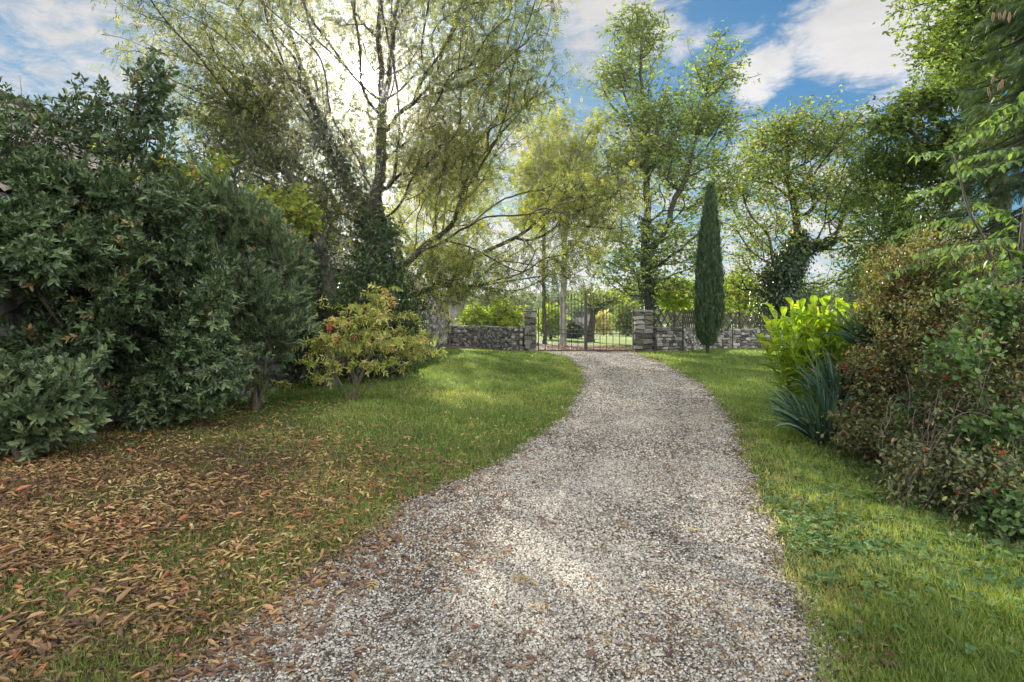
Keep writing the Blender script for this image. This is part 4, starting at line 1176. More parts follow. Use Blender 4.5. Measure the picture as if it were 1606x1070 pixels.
# the spindle bush with autumn colours on the lawn
SY = 9.0
sp_limbs = []
sb = G(552, SY)
for (px, py, dy) in [(600, 455, 0), (560, 480, .2), (500, 520, -.3), (470, 560, .1), (640, 500, .2), (680, 545, -.1), (530, 500, .3), (610, 530, -.4), (480, 590, -.4), (480, 480, .3)]:
    m_ = P(552 + (px - 552) * .35, 590, SY + dy * .3)
    sp_limbs.append([sb + np.array([np.random.RandomState(px).randn() * .05, 0, 0]), P(552 + (px - 552) * .12, 620, SY), m_, P(552 + (px - 552) * .75, (py + 575) / 2, SY + dy * .7), P(px, py, SY + dy)])
tree('spindle_bush', 'small yellow and coral autumn bush with clustered stems on the left lawn', 'shrub', sp_limbs,
    [(595, 480, SY, 45, 36, .4, 105), (570, 525, SY, 75, 38, .55, 182), (645, 540, SY, 58, 24, .4, 133), (500, 550, SY, 60, 34, .45, 133), (425, 606, SY, 50, 8, .3, 18), (600, 570, SY, 55, 16, .4, 49), (488, 490, SY, 18, 26, .2, 18), (500, 590, SY, 45, 10, .3, 16)],
    0.022, 0.0025, M['twig'], M['spindle'], shoot(8, 0.38, 7, 0.42, 1.3, 0.35, True), 1, 0.03, 0.17, 56, pad=(9, 0.16, 0.05), shell=0.5, rmax=0.02, outward=0.9, jitter=0.6, droop=0.25, flare=0, bf=0.1)

# ------------------------------------------------------------------ RIGHT SIDE PLANTING
def lily():
    rng = np.random.RandomState(60)
    c = G(1295, 7.9)
    root = empty('lily_clump', tuple(c), 'bright yellow green clump of broad leaved lilies on the right lawn edge', 'plant')
    stem = MB(); pos = []; d = []; up = []
    for i in range(80):
        a = rng.rand() * 6.283; r = 0.55 * rng.rand() ** 0.5
        base = np.array([c[0] + r * np.cos(a) * 0.95, c[1] + r * np.sin(a) * 0.8, c[2]])
        h = 1.35 + 0.55 * rng.rand() - 0.35 * r
        lean = np.array([np.cos(a) * r * 0.5 - 0.10, np.sin(a) * r * 0.4, 0]) + rng.randn(3) * [0.06, 0.06, 0]
        t = np.linspace(0, 1, 6)[:, None]
        cv = base + lean * t ** 1.5 + np.array([0, 0, 1]) * t * h
        stem.tube(cv, np.linspace(0.011, 0.006, 6), 5)
        n = 12
        for k in range(n):
            tt = 0.18 + 0.82 * k / n
            p = base + lean * tt ** 1.5 + np.array([0, 0, tt * h])
            az = k * 2.6 + rng.rand()
            pos.append(p); d.append([np.cos(az), np.sin(az), 0.45 + 0.5 * rng.rand() * tt]); up.append([0, 0, 1])
    stem.build('stems', M['canna'], root)
    pos = np.array(pos); d = np.array(d, float); up = np.array(up, float)
    x = np.linspace(0, 1, 6)
    wv = np.array([0.06, 0.20, 0.27, 0.24, 0.14, 0.0]); zc = np.array([0, .05, .06, .03, -.05, -.2])
    V = [];
    for i in range(6):
        V += [[x[i], wv[i] / 2, zc[i] + wv[i] * .2], [x[i], 0, zc[i]], [x[i], -wv[i] / 2, zc[i] + wv[i] * .2]]
    F = [(3 * i, 3 * i + 3, 3 * i + 4, 3 * i + 1) for i in range(5)] + [(3 * i + 1, 3 * i + 4, 3 * i + 5, 3 * i + 2) for i in range(5)]
    scatter('leaves', (np.array(V), F), pos, d, up, 0.24 + 0.12 * rng.rand(len(pos)), M['canna'], rng, root)
lily()

def sword_clump(px, Y, z, n, L, label, seed, tilt=(0, 0)):
    rng = np.random.RandomState(seed)
    c = G(px, Y); c[2] += z
    root = empty('iris_clump', tuple(c), label, 'plant', 'blue green sword leaved clumps on the right')
    mb = MB()
    for i in range(n):
        a = rng.rand() * 6.283; r = 0.16 * rng.rand() ** .5
        b0 = c + np.array([r * np.cos(a), r * np.sin(a), 0])
        out_ = np.array([np.cos(a) * (0.15 + 1.3 * rng.rand() ** 1.8) + tilt[0], np.sin(a) * (0.15 + 0.8 * rng.rand() ** 1.5) + tilt[1], 1.0])
        out_ /= np.linalg.norm(out_); l = L * (0.6 + 0.5 * rng.rand())
        side = np.cross(out_, rdir(rng, 1)[0]); side /= np.linalg.norm(side)
        t = np.linspace(0, 1, 6)
        cv = b0 + out_ * t[:, None] * l - np.array([0, 0, 1]) * (t ** 3)[:, None] * l * 0.18 * (1.3 - out_[2]) * 3
        w = 0.017 * np.array([1, 1.1, 1.0, .8, .5, .05])
        nn = np.cross(side, out_)
        V = np.stack([cv + side * w[:, None], cv + nn * 0.004, cv - side * w[:, None]], 1).reshape(-1, 3)
        F = [(3 * i_, 3 * i_ + 3, 3 * i_ + 4, 3 * i_ + 1) for i_ in range(5)] + [(3 * i_ + 1, 3 * i_ + 4, 3 * i_ + 5, 3 * i_ + 2) for i_ in range(5)]
        mb.add(V, F, rng.rand())
    mb.build('sword_leaves', M['iris'], root)
    st = MB()
    for k in range(4):
        a = k * 1.6
        st.tube([c + [0, 0, 0.05], c + [0.05 * math.cos(a), 0.05 * math.sin(a), -0.12], [c[0] + 0.1 * math.cos(a), c[1] + 0.1 * math.sin(a), G(px, Y)[2]]], [0.02, 0.017, 0.013], 6)
    st.build('stem', M['twig'], root)
sword_clump(1285, 6.6, 0.14, 150, 0.85, 'lowest blue green sword leaved clump leaning left, in front of the bright lilies', 61, (-0.25, 0))
sword_clump(1318, 6.9, 0.45, 130, 0.85, 'middle blue green sword leaved clump between the lilies and the rose bush', 62)
sword_clump(1368, 7.0, 1.15, 90, 0.75, 'highest blue green sword leaved clump at the top right of the lilies', 63, (-0.2, 0))

# rose bushes with hips
def rose(label, base, limbs, blobs, seed, lm, size, hips, per=10, tm=None):
    r, sk, rng = tree('rose_bush', label, 'shrub', limbs, blobs, 0.03, 0.0022, M['twig'], lm, tm or leaf6(1, 0.5, 0.04, 0.1), per, 0.05, size, seed, group='rose bushes along the right of the drive',
                      shell=0.4, rmax=0.02, outward=0.5, jitter=0.8, droop=0.1, bf=0.12, flare=0)
    # red hips in clusters at the twig ends
    idx = rng.choice(np.where(sk.r < 0.006)[0], hips)
    a = []; 
    for i in idx:
        k = rng.randint(3, 8)
        a.append(sk.p[i] + rng.randn(k, 3) * 0.03)
    pos = np.concatenate(a)
    th = np.linspace(0, 1, 5); ring = []
    for t in th:
        rr = 0.36 * math.sin(0.25 + 2.7 * t)
        ring += [[t, rr * math.cos(q), rr * math.sin(q)] for q in np.arange(5) * 2 * math.pi / 5]
    F = [(5 * i + j, 5 * i + (j + 1) % 5, 5 * i + 5 + (j + 1) % 5, 5 * i + 5 + j) for i in range(4) for j in range(5)]
    dcam = np.linalg.norm(pos - np.array([0, 0, CH]), axis=1) + 0.6 * (pos[:, 0] > 0.9 * pos[:, 1])
    pos = pos[np.argsort(dcam)]
    dd = rdir(rng, len(pos)) * .6 + [0, 0, -.6]; uu = rdir(rng, len(pos)); ss = 0.016 + 0.008 * rng.rand(len(pos))
    for i in range(100):
        scatter('rose_hip', (np.array(ring), F), pos[i:i + 1], dd[i:i + 1], uu[i:i + 1], ss[i:i + 1], M['hip'], rng, r)
    scatter('hips', (np.array(ring), F), pos[100:], dd[100:], uu[100:], ss[100:], M['hip'], rng, r, kind='stuff')
    return r, sk, rng
def arch(base, tip, lift, bow=0.0):
    base = np.array(base); tip = np.array(tip)
    return [base, base * .65 + tip * .35 + [0, 0, lift * .8], base * .3 + tip * .7 + [bow, 0, lift], tip]
b1 = G(1440, 6.4)
rose('reddish brown rose bush full of hips beside the sword leaved clumps', b1,
     [arch(b1, P(px, py, Y), 0.3) for (px, py, Y) in [(1340, 600, 6.4), (1400, 430, 6.4), (1330, 680, 6.2), (1460, 380, 6.5), (1380, 520, 6.2), (1420, 640, 5.8), (1500, 430, 6.3), (1330, 740, 5.6)]],
     [(1405, 490, 6.8, 55, 75, 0.5, 440), (1385, 610, 6.4, 65, 70, .5, 520), (1450, 430, 6.6, 80, 70, .7, 420), (1400, 700, 5.8, 95, 65, .5, 480), (1470, 560, 6.1, 90, 110, .6, 560), (1345, 665, 6.3, 35, 40, .25, 110)],
     71, M['rosered'], 0.044, 420, 17)
b2 = G(1600, 4.7)
rose('nearest green rose bush with arching bare stems and red hips at the lower right', b2,
     [arch(b2, P(px, py, Y), 0.35) for (px, py, Y) in [(1450, 700, 4.6), (1480, 560, 4.9), (1540, 500, 5), (1420, 800, 4.3), (1480, 880, 3.7), (1560, 900, 3.5), (1600, 460, 4.9), (1540, 760, 4.1)]],
     [(1540, 640, 4.8, 100, 110, .5, 560), (1480, 760, 4.5, 95, 80, .45, 460), (1570, 800, 4.0, 70, 90, .4, 340), (1590, 520, 4.9, 80, 80, .5, 400), (1560, 900, 3.6, 70, 45, .25, 130), (1640, 700, 4.5, 60, 200, .5, 300)],
     72, M['rose'], 0.042, 130, 14)
b3 = G(1560, 3.55)
tree('bramble_patch', 'fresh green bramble scrambling through the nearest rose bush and over its foot', 'shrub',
     [[b3, P(1570, 900, 3.5), P(1580, 860, 3.5)], [b3, P(1530, 900, 3.5)], [b3, P(1630, 900, 3.5)]],
     [(1580, 900, 3.4, 60, 40, .25, 130), (1600, 820, 3.7, 60, 50, .3, 110), (1570, 690, 4.3, 70, 60, .3, 100), (1500, 560, 4.7, 60, 50, .3, 60), (1580, 470, 4.7, 60, 50, .3, 100), (1450, 660, 5.0, 50, 50, .3, 50)],
     0.012, 0.002, M['twig'], M['bramble'], leaf6(1, 0.7, 0.03, 0.08), 8, 0.035, 0.05, 73, rmax=0.02, flare=0)

# arching bare stems
def canes():
    rng = np.random.RandomState(74)
    c = G(1570, 4.6)
    mb = MB()
    for k in range(70):
        b = c + np.array([rng.randn() * .25 + .1, rng.randn() * .5 + .3, 0.1])
        tip = P(1380 + 160 * rng.rand(), 640 + 230 * rng.rand(), 4.0 + 1.4 * rng.rand())
        tip[2] = max(tip[2], 0.06)
        q = catmull(arch(b, tip, 0.25 + 0.35 * rng.rand(), rng.randn() * .1), 6)
        q += np.cumsum(rng.randn(*q.shape) * 0.008, axis=0)
        q[:, 2] = np.maximum(q[:, 2], 0.05)
        mb.tube(q, np.linspace(0.005, 0.0015, len(q)), 4, cap=False)
    o = mb.build('bare_canes', M['twig'])
    tag(o, 'tangle of thin bare brown canes arching out low over the right verge', 'canes')
canes()

# compound-leaved vine with long fronds at right
def fronds():
    rng = np.random.RandomState(80)
    c = G(1600, 6.0)
    root = empty('frond_shrub', tuple(c), 'tall shrub with long arching rows of pale green leaflets at the right edge', 'shrub')
    st = MB(); fr = []
    stems = [[c, P(1560, 430, 5.9), P(1520, 330, 5.8), P(1495, 240, 5.8)], [c, P(1600, 400, 5.7), P(1620, 250, 5.6), P(1625, 120, 5.6)], [c, P(1500, 470, 6.2), P(1440, 400, 6.4)], [c, P(1590, 440, 5.4), P(1570, 380, 5.2)]]
    sps = [catmull(s_, 8) for s_ in stems]
    for q in sps: st.tube(q, np.linspace(0.022, 0.006, len(q)), 6)
    mbt = MB(); pos = []; d = []; up = []
    targets = [(0, 0.95, -1, .5), (0, .9, 1, .5), (0, .8, -1, .7), (0, .72, 1, .6), (0, .62, -1, .75), (0, .5, 1, .6), (0, .45, -1, .8), (1, .95, -1, .55), (1, .85, -1, .7), (1, .75, -1, .75), (1, .65, -1, .8), (1, .55, -1, .8), (1, .45, -1, .8), (1, .35, -1, .7),
               (2, .9, -1, .5), (2, .8, 1, .5), (2, .6, -1, .6), (2, .5, 1, .6), (3, .95, -1, .7), (3, .8, 1, .5), (3, .6, -1, .7), (0, .3, -1, .7), (0, .25, 1, .6), (3, .4, -1, .7), (2, .95, 1, .4), (1, .25, -1, .8)]
    for (s_, t, sg, L) in targets:
        for rep in range(1 if s_ == 0 else 2):
            q = sps[s_]; b = q[int(np.clip(t + rng.randn() * .03, 0, 1) * (len(q) - 1))]
            a = (math.pi if sg < 0 else 0) + rng.randn() * 0.55 + (0.0 if rep == 0 else rng.choice([-1.3, 1.3]))
            L_ = L * (0.8 + 0.3 * rng.rand()); tt = np.linspace(0, 1, 10)
            dz = rng.rand() * 0.25
            cv = np.stack([b[0] + np.cos(a) * L_ * tt, b[1] + np.sin(a) * L_ * tt, b[2] + L_ * (dz * tt - 0.30 * tt ** 2)], 1)
            mbt.tube(cv, np.linspace(0.005, 0.002, 10), 4)
            n = int(L_ / 0.052)
            for i in range(n):
                ti = 0.15 + 0.85 * (i + .5) / n
                p = [np.interp(ti, tt, cv[:, k]) for k in range(3)]
                sd = np.array([-np.sin(a), np.cos(a), 0])
                for s2 in (-1, 1):
                    pos.append(np.array(p) + rng.randn(3) * .012); d.append(sd * s2 * 0.9 + np.array([np.cos(a), np.sin(a), 0]) * .45 + np.array([0, 0, -0.75]) + rng.randn(3) * .3); up.append([0, 0, 1.0])
    st.build('stems', M['twig'], root, True)
    mbt.build('leaf_stalks', M['frond'], root)
    pos = np.array(pos); d = np.array(d); up = np.array(up)
    scatter('leaflets', leaf6(1, 0.46, 0.05, 0.12), pos, d, up, 0.088 + 0.03 * rng.rand(len(pos)), M['frond'], rng, root)
fronds()

# ------------------------------------------------------------------ far background beyond the wall
def shrub_far(px, py, Y, rx, ry, label, mat, seed, name='field_shrub', n=160, per=14, size=0.2, cat='shrub'):
    b = G(px, Y)
    z = P(px, py, Y)
    tree(name, label, cat, [[b, b * .5 + z * .5, z]], [(px, py, Y, rx, ry, rx / FP * Y, n)], 0.10, 0.012, M['oakbark'], mat, T_OAK, per, size * 1.3, size, seed, rmax=0.06, flare=0.2)
Myel = leaf_mat('hedge_leaf', [(0, (0.16, 0.24, 0.035)), (1, (0.36, 0.42, 0.06))], 0.5)
Mgold = leaf_mat('gold_leaf', [(0, (0.34, 0.30, 0.12)), (1, (0.54, 0.48, 0.22))], 0.5)
Mfar = leaf_mat('far_leaf', [(0, (0.07, 0.11, 0.05)), (1, (0.16, 0.20, 0.09))], 0.4)
shrub_far(748, 503, 36, 22, 16, 'bright yellow green bush over the left end of the stone wall', Myel, 90)
shrub_far(790, 500, 37, 26, 18, 'bright yellow green bush over the middle of the left stone wall', Myel, 91, n=200)
shrub_far(864, 505, 41, 18, 22, 'yellow green bush behind the left leaf of the iron gate', Myel, 92)
shrub_far(946, 508, 60, 11, 11, 'rounded golden bush in the field beyond the right gate leaf', Mgold, 93, size=0.25)
shrub_far(1058, 462, 36, 34, 18, 'yellow green bush behind the lattice nearest the gate', Myel, 94, n=220)
shrub_far(1160, 458, 38, 34, 22, 'yellow green bush behind the lattice right of the cypress', Myel, 95, n=260)
shrub_far(985, 500, 50, 22, 26, 'dark green bush at the edge of the field by the wide pillar', M['oak'], 96, n=260)
shrub_far(898, 520, 44, 14, 9, 'low dark bush behind the centre of the gate', M['ivy'], 97)
for k, (px, py, Y, rx, ry) in enumerate([(770, 478, 90, 24, 24), (820, 485, 100, 18, 18), (870, 480, 110, 26, 22), (912, 487, 95, 16, 16), (958, 478, 105, 24, 24), (1000, 470, 90, 26, 32), (1060, 480, 100, 30, 20), (1130, 470, 95, 30, 30), (1270, 470, 90, 40, 26), (1340, 465, 100, 40, 30), (715, 470, 85, 24, 30)]):
    b = G(px, Y); z = P(px, py, Y)
    pos_words = ['fourth', 'fifth', 'sixth', 'seventh', 'eighth', 'ninth', 'tenth']
    tree('field_tree', 'distant green tree on the skyline ' + ['over the left stone wall', 'beside the narrow gate pillar', 'behind the pale slim trunk', 'above the brown roofed farmhouse', 'above the golden bush', 'just left of the wide pillar', 'above the lattice nearest the gate', 'behind the cypress', 'right of the ivy clad oak trunk', 'behind the top of the bright lilies', 'beside the barn corner'][k], 'tree',
         [[b, b * .5 + z * .5, z]], [(px, py, Y, rx, ry, 2.4, 130)], 0.25, 0.03, M['oakbark'], Mfar, T_OAK, 16, 0.5, 0.42, 100 + k, group='distant trees beyond the field', rmax=0.15, flare=0.2)
# far wood as one mass
def wood():
    rng = np.random.RandomState(120)
    n = 26000
    x = rng.rand(n) * 460 - 230; y = 150 + 40 * rng.rand(n)
    top = 5.5 + 4 * pnoise(x, y * 0 + 3, 0.12, 5) + 2.5 * pnoise(x, y, 0.5, 6)
    z = -1.6 + top * rng.rand(n) ** 0.6
    pos = np.stack([x, y, z], 1)
    o = scatter('woodland', T_OAK, pos, rdir(rng, n), rdir(rng, n), 1.1 + 0.8 * rng.rand(n), Mfar, rng)
    tag(o, 'far strip of hazy green woodland closing the field', 'woodland', kind='stuff')
wood()

def house(px, Y, w, d_, h, rh, rz, label, cat, name, base=None, wm='render'):
    x = (px - CX) / FP * Y
    z0 = float(H(x, Y)) if base is None else base
    root = empty(name, (x, Y, z0), label, cat)
    ca, sa = math.cos(rz), math.sin(rz)
    def T(p): return (x + p[0] * ca - p[1] * sa, Y + p[0] * sa + p[1] * ca, z0 + p[2])
    mb = MB()
    V = [T(p) for p in [(-w / 2, -d_ / 2, 0), (w / 2, -d_ / 2, 0), (w / 2, d_ / 2, 0), (-w / 2, d_ / 2, 0), (-w / 2, -d_ / 2, h), (w / 2, -d_ / 2, h), (w / 2, d_ / 2, h), (-w / 2, d_ / 2, h), (-w / 2, 0, h + rh), (w / 2, 0, h + rh)]]
    mb.add(V, [(0, 1, 5, 4), (2, 3, 7, 6), (1, 2, 6, 9, 5), (3, 0, 4, 8, 7)], 0.5)
    mb.build('wall', M[wm], root)
    rm = MB()
    for sg in (-1, 1):
        o_ = 0.35; e = d_ / 2 + o_; zz = h - rh * o_ / (d_ / 2)
        a = [(-w / 2 - .3, sg * e, zz + .02), (w / 2 + .3, sg * e, zz + .02), (w / 2 + .3, 0, h + rh + .02), (-w / 2 - .3, 0, h + rh + .02)]
        V = [T(p) for p in a] + [T((p[0], p[1], p[2] + 0.12)) for p in a]
        rm.add(V, [(0, 1, 2, 3), (7, 6, 5, 4), (0, 4, 5, 1), (1, 5, 6, 2), (3, 7, 4, 0)], 0.6 + .1 * sg)
    rf = rm.build('roof', M['rooftile'], root)
    cm = MB(); p = T((w * .3, 0.3, h + rh)); cm.box((p[0], p[1], p[2] + .1), (.6, .5, 1.0), rz, .5); cm.build('chimney', M['stone'], rf)
    for k in (-0.3, 0.28):
        wmn = MB(); p = T((w * k, -d_ / 2 - 0.03, h * .55)); wmn.box(p, (0.9, 0.08, 1.1), rz, .5)
        wn = wmn.build('window', M['glass'], root)
        fm = MB()
        for (dx, dz, bw, bh) in ((0, .6, 1.1, .1), (0, -.6, 1.1, .1), (-.5, 0, .1, 1.1), (.5, 0, .1, 1.1), (0, 0, .05, 1.1)):
            p = T((w * k + dx, -d_ / 2 - 0.08, h * .55 + dz)); fm.box(p, (bw, .06, bh), rz, .9)
        fm.build('frame', M['render'], wn)
house(900, 78, 6.0, 5, 1.6, 1.5, R(-14), 'low farmhouse with brown roof beyond the left leaf of the gate', 'house', 'farmhouse')
house(716, 48, 3.2, 4, 1.5, 1.0, R(5), 'pale rendered shed seen over the left end of the stone wall', 'shed', 'garden_shed')

# ------------------------------------------------------------------ GRASS, LEAVES, PEBBLES
def dist_edges(x, y):
    yc = np.clip(y, -6, 27)
    return XL(yc) - x, x - XR(yc)
def not_barn(x, y):
    return ~((x < -5.3 + 0.0575 * (y - 4.6)) & (y > 4.4))
T_BL = (np.array([[0, .5, 0], [0, -.5, 0], [.55, -.38, .04], [.55, .38, .04], [1, -.05, .22], [1, .05, .22]]), [(0, 1, 2, 3), (3, 2, 4, 5)])
def grass():
    rng = np.random.RandomState(130)
    n = 620000
    y = 1.7 * (27.5 / 1.7) ** (rng.rand(n) ** 1.15)
    x = (rng.rand(n) * 2.3 - 1.15) * (y + 0.6)
    dl, dr = dist_edges(x, y)
    ed = np.where(dl > 0, dl, dr)
    pn = pnoise(x, y, 2.2, 1); pf = pnoise(x, y, 7.0, 2)
    inside = (dl > -0.12 * pf) | (dr > -0.14 * pf)
    # litter keeps grass thin in the near left
    lit = sstep(7.5, 3.0, y) * sstep(-0.6, -2.0, x - XL(np.clip(y, -6, 27)) - 0.0 + 0.0)
    litter = np.clip(sstep(8.6, 4.5, y - 0.25 * x * 0) * sstep(0.2, 1.6, dl), 0, 1)
    keep_p = 1.0 - litter * np.where(pn < 0.76, 0.95, 0.62)
    edge_thin = sstep(-0.1, 0.22, np.where(dl > -0.2, dl, dr))
    dry_r = (dr > -0.2) * (1 - sstep(0.1, 0.6, dr)) * (pn > 0.45)
    keep = inside & (rng.rand(n) < keep_p * (0.35 + 0.65 * edge_thin) * (1 - 0.5 * dry_r)) & not_barn(x, y)
    # shade under the laurel stays bare
    keep &= ~((y > 6.9) & (y < 9) & (x < -2.6) & (rng.rand(n) < 0.9))
    keep &= (y < 25.6) | (x < 1.1) | (x > 5.6)
    x, y, pn, pf, dl, dr = [q[keep] for q in (x, y, pn, pf, dl, dr)]
    n = len(x)
    z = H(x, y) - 0.004
    L = (0.032 + 0.028 * rng.rand(n)) * (1 + 0.02 * y) * (0.65 + 0.8 * pf)
    L *= np.where((dr > 0) & (y < 6.5), 1.0 + 0.45 * sstep(0.1, 0.8, dr) * pnoise(x, y, 3.0, 31), 1.0)
    wd = 0.0028 + 0.00065 * y
    d = np.stack([rng.randn(n) * .45, rng.randn(n) * .45, np.ones(n)], 1)
    up = rdir(rng, n)
    rn = np.clip(0.15 + 0.5 * pnoise(x, y, 1.1, 9) + 0.38 * rng.rand(n) - 0.05 + 0.5 * (rng.rand(n) < 0.05) + 0.25 * (dr > -0.2) * (1 - sstep(0.0, 0.6, dr)), 0, 1)
    o = scatter('grass', T_BL, np.stack([x, y, z], 1), d, up, L, M['grass'], rng, rnd=rn, wide=wd)
    tag(o, 'short green lawn grass on both sides of the drive', 'grass', kind='stuff')
grass()

def litter(name, label, mat, n, fx, fy, prob, size, seed, tmpl, lift=0.02, wid=1.0, flat=0.35, rshift=0.0):
    rng = np.random.RandomState(seed)
    y = fy(rng, n); x = fx(rng, n, y)
    k = rng.rand(n) < prob(x, y, rng)
    k &= not_barn(x, y)
    x, y = x[k], y[k]; n = len(x)
    z = H(x, y) + 0.012 + lift * rng.rand(n)
    a = rng.rand(n) * 6.283
    d = np.stack([np.cos(a), np.sin(a), rng.randn(n) * flat], 1)
    up = np.stack([rng.randn(n) * flat, rng.randn(n) * flat, np.ones(n)], 1)
    rn = np.clip(0.5 * pnoise(x, y, 2.0, seed) + 0.62 * rng.rand(n) - 0.06 + rshift, 0, 1)
    o = scatter(name, tmpl, np.stack([x, y, z], 1), d, up, size * (0.55 + 0.75 * rng.rand(n)), mat, rng, rnd=rn)
    tag(o, label, 'leaf litter', kind='stuff')
def near_y(lo, hi, p):
    return lambda r, n: lo * (hi / lo) ** (r.rand(n) ** p)
fullx = lambda r, n, y: (r.rand(n) * 2.3 - 1.15) * (y + 0.5)
def p_left(x, y, r):
    dl, dr = dist_edges(x, y)
    pn = pnoise(x, y, 2.2, 1); p2 = pnoise(x, y, 5, 8)
    base = sstep(9.0, 4.6, y - 0.55 * (dl - 2.6)) * sstep(-0.5, 0.7, dl)
    return np.where(dl > -0.5, base * np.where(pn < 0.74, 1, 0.5) * (0.6 + 0.6 * p2), 0)
litter('fallen_leaves', 'thick carpet of yellow and brown fallen leaves on the left lawn', M['dead'], 130000, fullx, near_y(1.8, 11, 1.05), p_left, 0.052, 140, leaf6(1, 0.25, 0.04, 0.15), 0.035, flat=0.3, rshift=0.0)
litter('orange_leaves', 'larger orange and rust coloured leaves among the litter on the left lawn', M['deadred'], 9000, fullx, near_y(1.8, 9, 1.0), p_left, 0.078, 147, leaf6(1, 0.30, 0.06, 0.22), 0.04, flat=0.4, rshift=0.3)
litter('curled_leaves', 'broader curled leaves and brown crumbs among the fallen ash leaves', M['deadred'], 60000, fullx, near_y(1.8, 10, 1.05), p_left, 0.036, 145, leaf6(1, 0.5, 0.08, 0.3), 0.03, flat=0.5, rshift=-0.15)
litter('compound_leaves', 'whole fallen ash leaves with rows of dry leaflets on the lawn and drive edge', M['dead'], 1300, fullx, near_y(1.9, 12, 1.0), lambda x, y, r: np.clip(p_left(x, y, r), 0.0, 1) + 0.06, 0.11, 146, pinnate(3, 0.30, 0.1, 0.40), 0.05, flat=0.15, rshift=0.15)
def p_lawn(x, y, r):
    dl, dr = dist_edges(x, y)
    return np.where(dl > 0, 0.55 * (0.25 + pnoise(x, y, 1.5, 4)) * (1 - 0.6 * sstep(19, 23, y)), 0) + np.where(dr > 0.05, 0.05, 0)
litter('lawn_leaves', 'scattered pale dry leaves lying over the green lawn', M['dead'], 60000, fullx, near_y(3.0, 25, 0.75), p_lawn, 0.05, 141, leaf6(1, 0.33, 0.03, 0.2), 0.05)
def p_drive(x, y, r):
    dl, dr = dist_edges(x, y)
    e = np.minimum(-dl, -dr)
    pn = pnoise(x, y, 2.6, 12)
    left = np.exp(-np.clip(-dl, 0, 9) / 0.33) * sstep(9.5, 5, y)
    near = np.exp(-np.clip(-dl, 0, 9) / 0.6) * sstep(4.6, 3.2, y) * 0.8
    return np.where((dl < 0.35) & (dr < 0.3), np.clip(left + near, 0, 1) * (0.25 + 1.1 * (pn > 0.45)) + 0.035 + 0.22 * np.exp(-np.clip(-dr, 0, 9) / .25) + 0.16 * (pn > 0.62) * sstep(9, 13, y), 0)
drx = lambda r, n, y: XL(y) - 0.35 + r.rand(n) * (XR(y) - XL(y) + 0.65)
litter('drive_leaves', 'reddish brown fallen leaves drifted along the edge of the gravel', M['deadred'], 21000, drx, near_y(1.9, 24, 1.1), p_drive, 0.055, 142, leaf6(1, 0.30, 0.03, 0.16), 0.02)
litter('drive_chaff', 'small pale straw coloured chips and leaf scraps over the gravel', M['dead'], 42000, drx, near_y(1.9, 25, 1.0), lambda x, y, r: 0.15 + 0.45 * (pnoise(x, y, 3, 15) > 0.5), 0.028, 143, leaf6(1, 0.3, 0.03, 0.12), 0.012, rshift=-0.1)
# leaves blown against the gate outside
litter('gate_leaves', 'orange brown leaves gathered on the track just outside the gate', M['deadred'], 5000, lambda r, n, y: 0.9 + r.rand(n) * 5.2, lambda r, n: 26 + 5 * r.rand(n) ** 1.5, lambda x, y, r: 0.2 + 0.8 * (pnoise(x, y, 1.2, 3) > .45), 0.10, 144, leaf6(1, 0.5, 0.03, 0.2), 0.04, rshift=0.0)

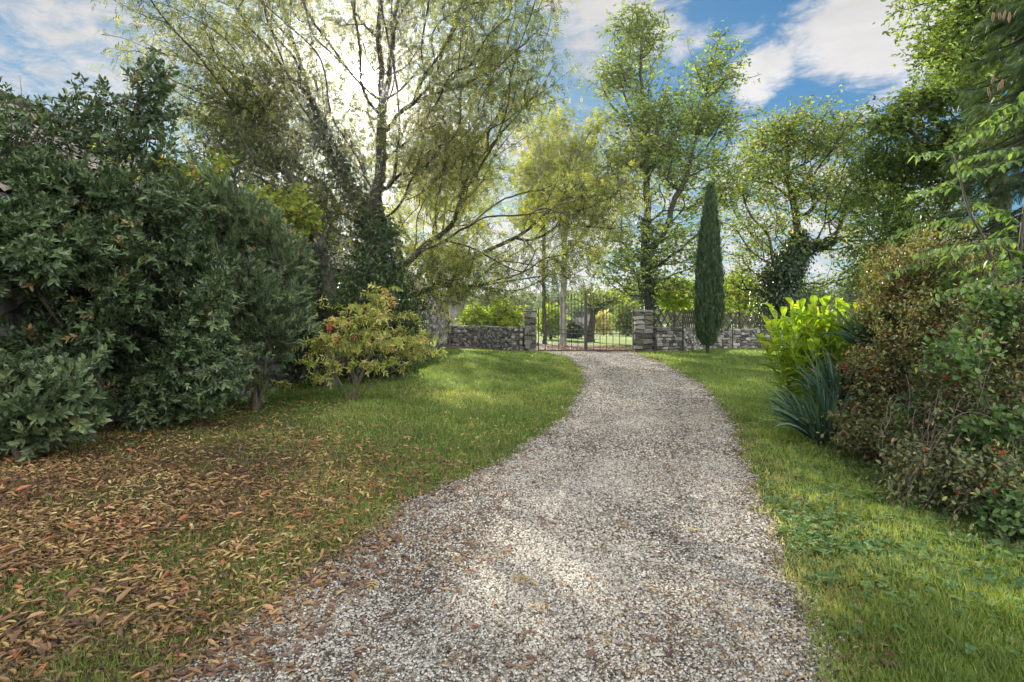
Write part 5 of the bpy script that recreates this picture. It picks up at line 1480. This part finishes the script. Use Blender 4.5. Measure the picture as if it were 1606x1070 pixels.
def pebbles():
    rng = np.random.RandomState(150)
    cube = np.array([[sx, sy, sz] for sz in (-1, 1) for sy in (-1, 1) for sx in (-1, 1)], float) * 0.5
    fc = [(0, 2, 3, 1), (4, 5, 7, 6), (0, 1, 5, 4), (2, 6, 7, 3), (0, 4, 6, 2), (1, 3, 7, 5)]
    F = np.array(fc); allV = []; allR = []
    for (ya, yb, den, s0) in ((1.7, 3.6, 12500, 0.0098), (3.6, 6.0, 8500, 0.0112), (6.0, 10, 4000, 0.0145), (10, 16, 1500, 0.019), (16, 25, 600, 0.024)):
        n = int((yb - ya) * 3.3 * den)
        y = ya + (yb - ya) * rng.rand(n); x = XL(y) - .1 + rng.rand(n) * (XR(y) - XL(y) + .2)
        dl, dr = dist_edges(x, y)
        pe = sstep(-0.12, 0.35, np.minimum(-dl, -dr)) * (1 - 0.45 * np.exp(-((dl + 0.75) / 0.28) ** 2) - 0.45 * np.exp(-((dr + 0.75) / 0.28) ** 2)) * (0.6 + 0.4 * sstep(.72, .5, pnoise(x, y, 2.6, 12)))
        k = rng.rand(n) < pe
        x, y = x[k], y[k]; n = len(x)
        s = s0 * (0.5 + 0.75 * rng.rand(n))
        dim = np.stack([s * (0.9 + .5 * rng.rand(n)), s * (0.7 + .3 * rng.rand(n)), s * (.45 + .3 * rng.rand(n))], 1)
        a = rng.rand(n) * 6.283; ca, sa = np.cos(a), np.sin(a)
        v = cube[None] * (1 + 0.35 * (rng.rand(n, 8, 3) - .5)) * dim[:, None, :]
        X = v[..., 0] * ca[:, None] - v[..., 1] * sa[:, None]; Yv = v[..., 0] * sa[:, None] + v[..., 1] * ca[:, None]
        tl = rng.randn(n) * .3
        Zv = v[..., 2] + X * tl[:, None]
        z = H(x, y) + 0.012 + s * 0.15
        allV.append(np.stack([X + x[:, None], Yv + y[:, None], Zv + z[:, None]], -1).reshape(-1, 3)); allR.append(np.repeat(rng.rand(n), 8))
    V = np.concatenate(allV); n = len(V) // 8
    Fv = F[None] + (np.arange(n) * 8)[:, None, None]
    m = rnd_mat('pebble_stone', [(0, (0.10, 0.088, 0.07)), (0.25, (0.25, 0.225, 0.185)), (0.6, (0.42, 0.385, 0.32)), (0.85, (0.54, 0.50, 0.43)), (1, (0.65, 0.615, 0.545))], 0.8, 120, 0, 0.3, 0.25)
    o = mesh_obj('gravel_stones', V, Fv.ravel(), np.full(n * 6, 4), m, rnd=np.concatenate(allR), smooth=True)
    tag(o, 'loose pale gravel stones covering the drive', 'gravel', kind='stuff')
pebbles()

# small ground-cover plants on the right verge
def cover():
    rng = np.random.RandomState(160)
    pos = []
    for (px, py, sx, sy, n) in ((1240, 815, .22, .5, 420), (1300, 860, .3, .5, 420), (1340, 800, .35, .7, 420), (1500, 930, .5, .25, 200), (1420, 870, .4, .3, 260), (1380, 740, .4, .7, 320)):
        Y = 1338 / (py - 500)
        x = (px - CX) / FP * Y + rng.randn(n) * sx; y = Y + rng.randn(n) * sy
        k = (x > XR(y) + .02) & (y > 2)
        pos.append(np.stack([x[k], y[k], H(x[k], y[k]) + 0.02 + 0.05 * rng.rand(k.sum())], 1))
    pos = np.concatenate(pos); n = len(pos)
    o = scatter('ground_cover', rosette(4, 0.7, 0.1, 9), pos, np.stack([rng.randn(n) * .3, rng.randn(n) * .3, np.ones(n)], 1), rdir(rng, n), 0.02 + 0.018 * rng.rand(n), M['bramble'], rng)
    tag(o, 'low clover and ivy leaves covering the right verge', 'ground cover', kind='stuff')
cover()

# ------------------------------------------------------------------ scattering volume added to make the veil of glow around the sun
hz = MB(); hz.box((0, 180, 10.5), (600, 520, 27), 0)
m, N, out = new_mat('glow_scatter')
pv = N.node('ShaderNodeVolumePrincipled')
pv.inputs['Color'].default_value = (0.95, 0.96, 1.0, 1)
pv.inputs['Density'].default_value = 0.00055
pv.inputs['Anisotropy'].default_value = 0.90
N.l.new(pv.outputs[0], out.inputs['Volume'])
tag(hz.build('glow_volume', m), kind='stuff')
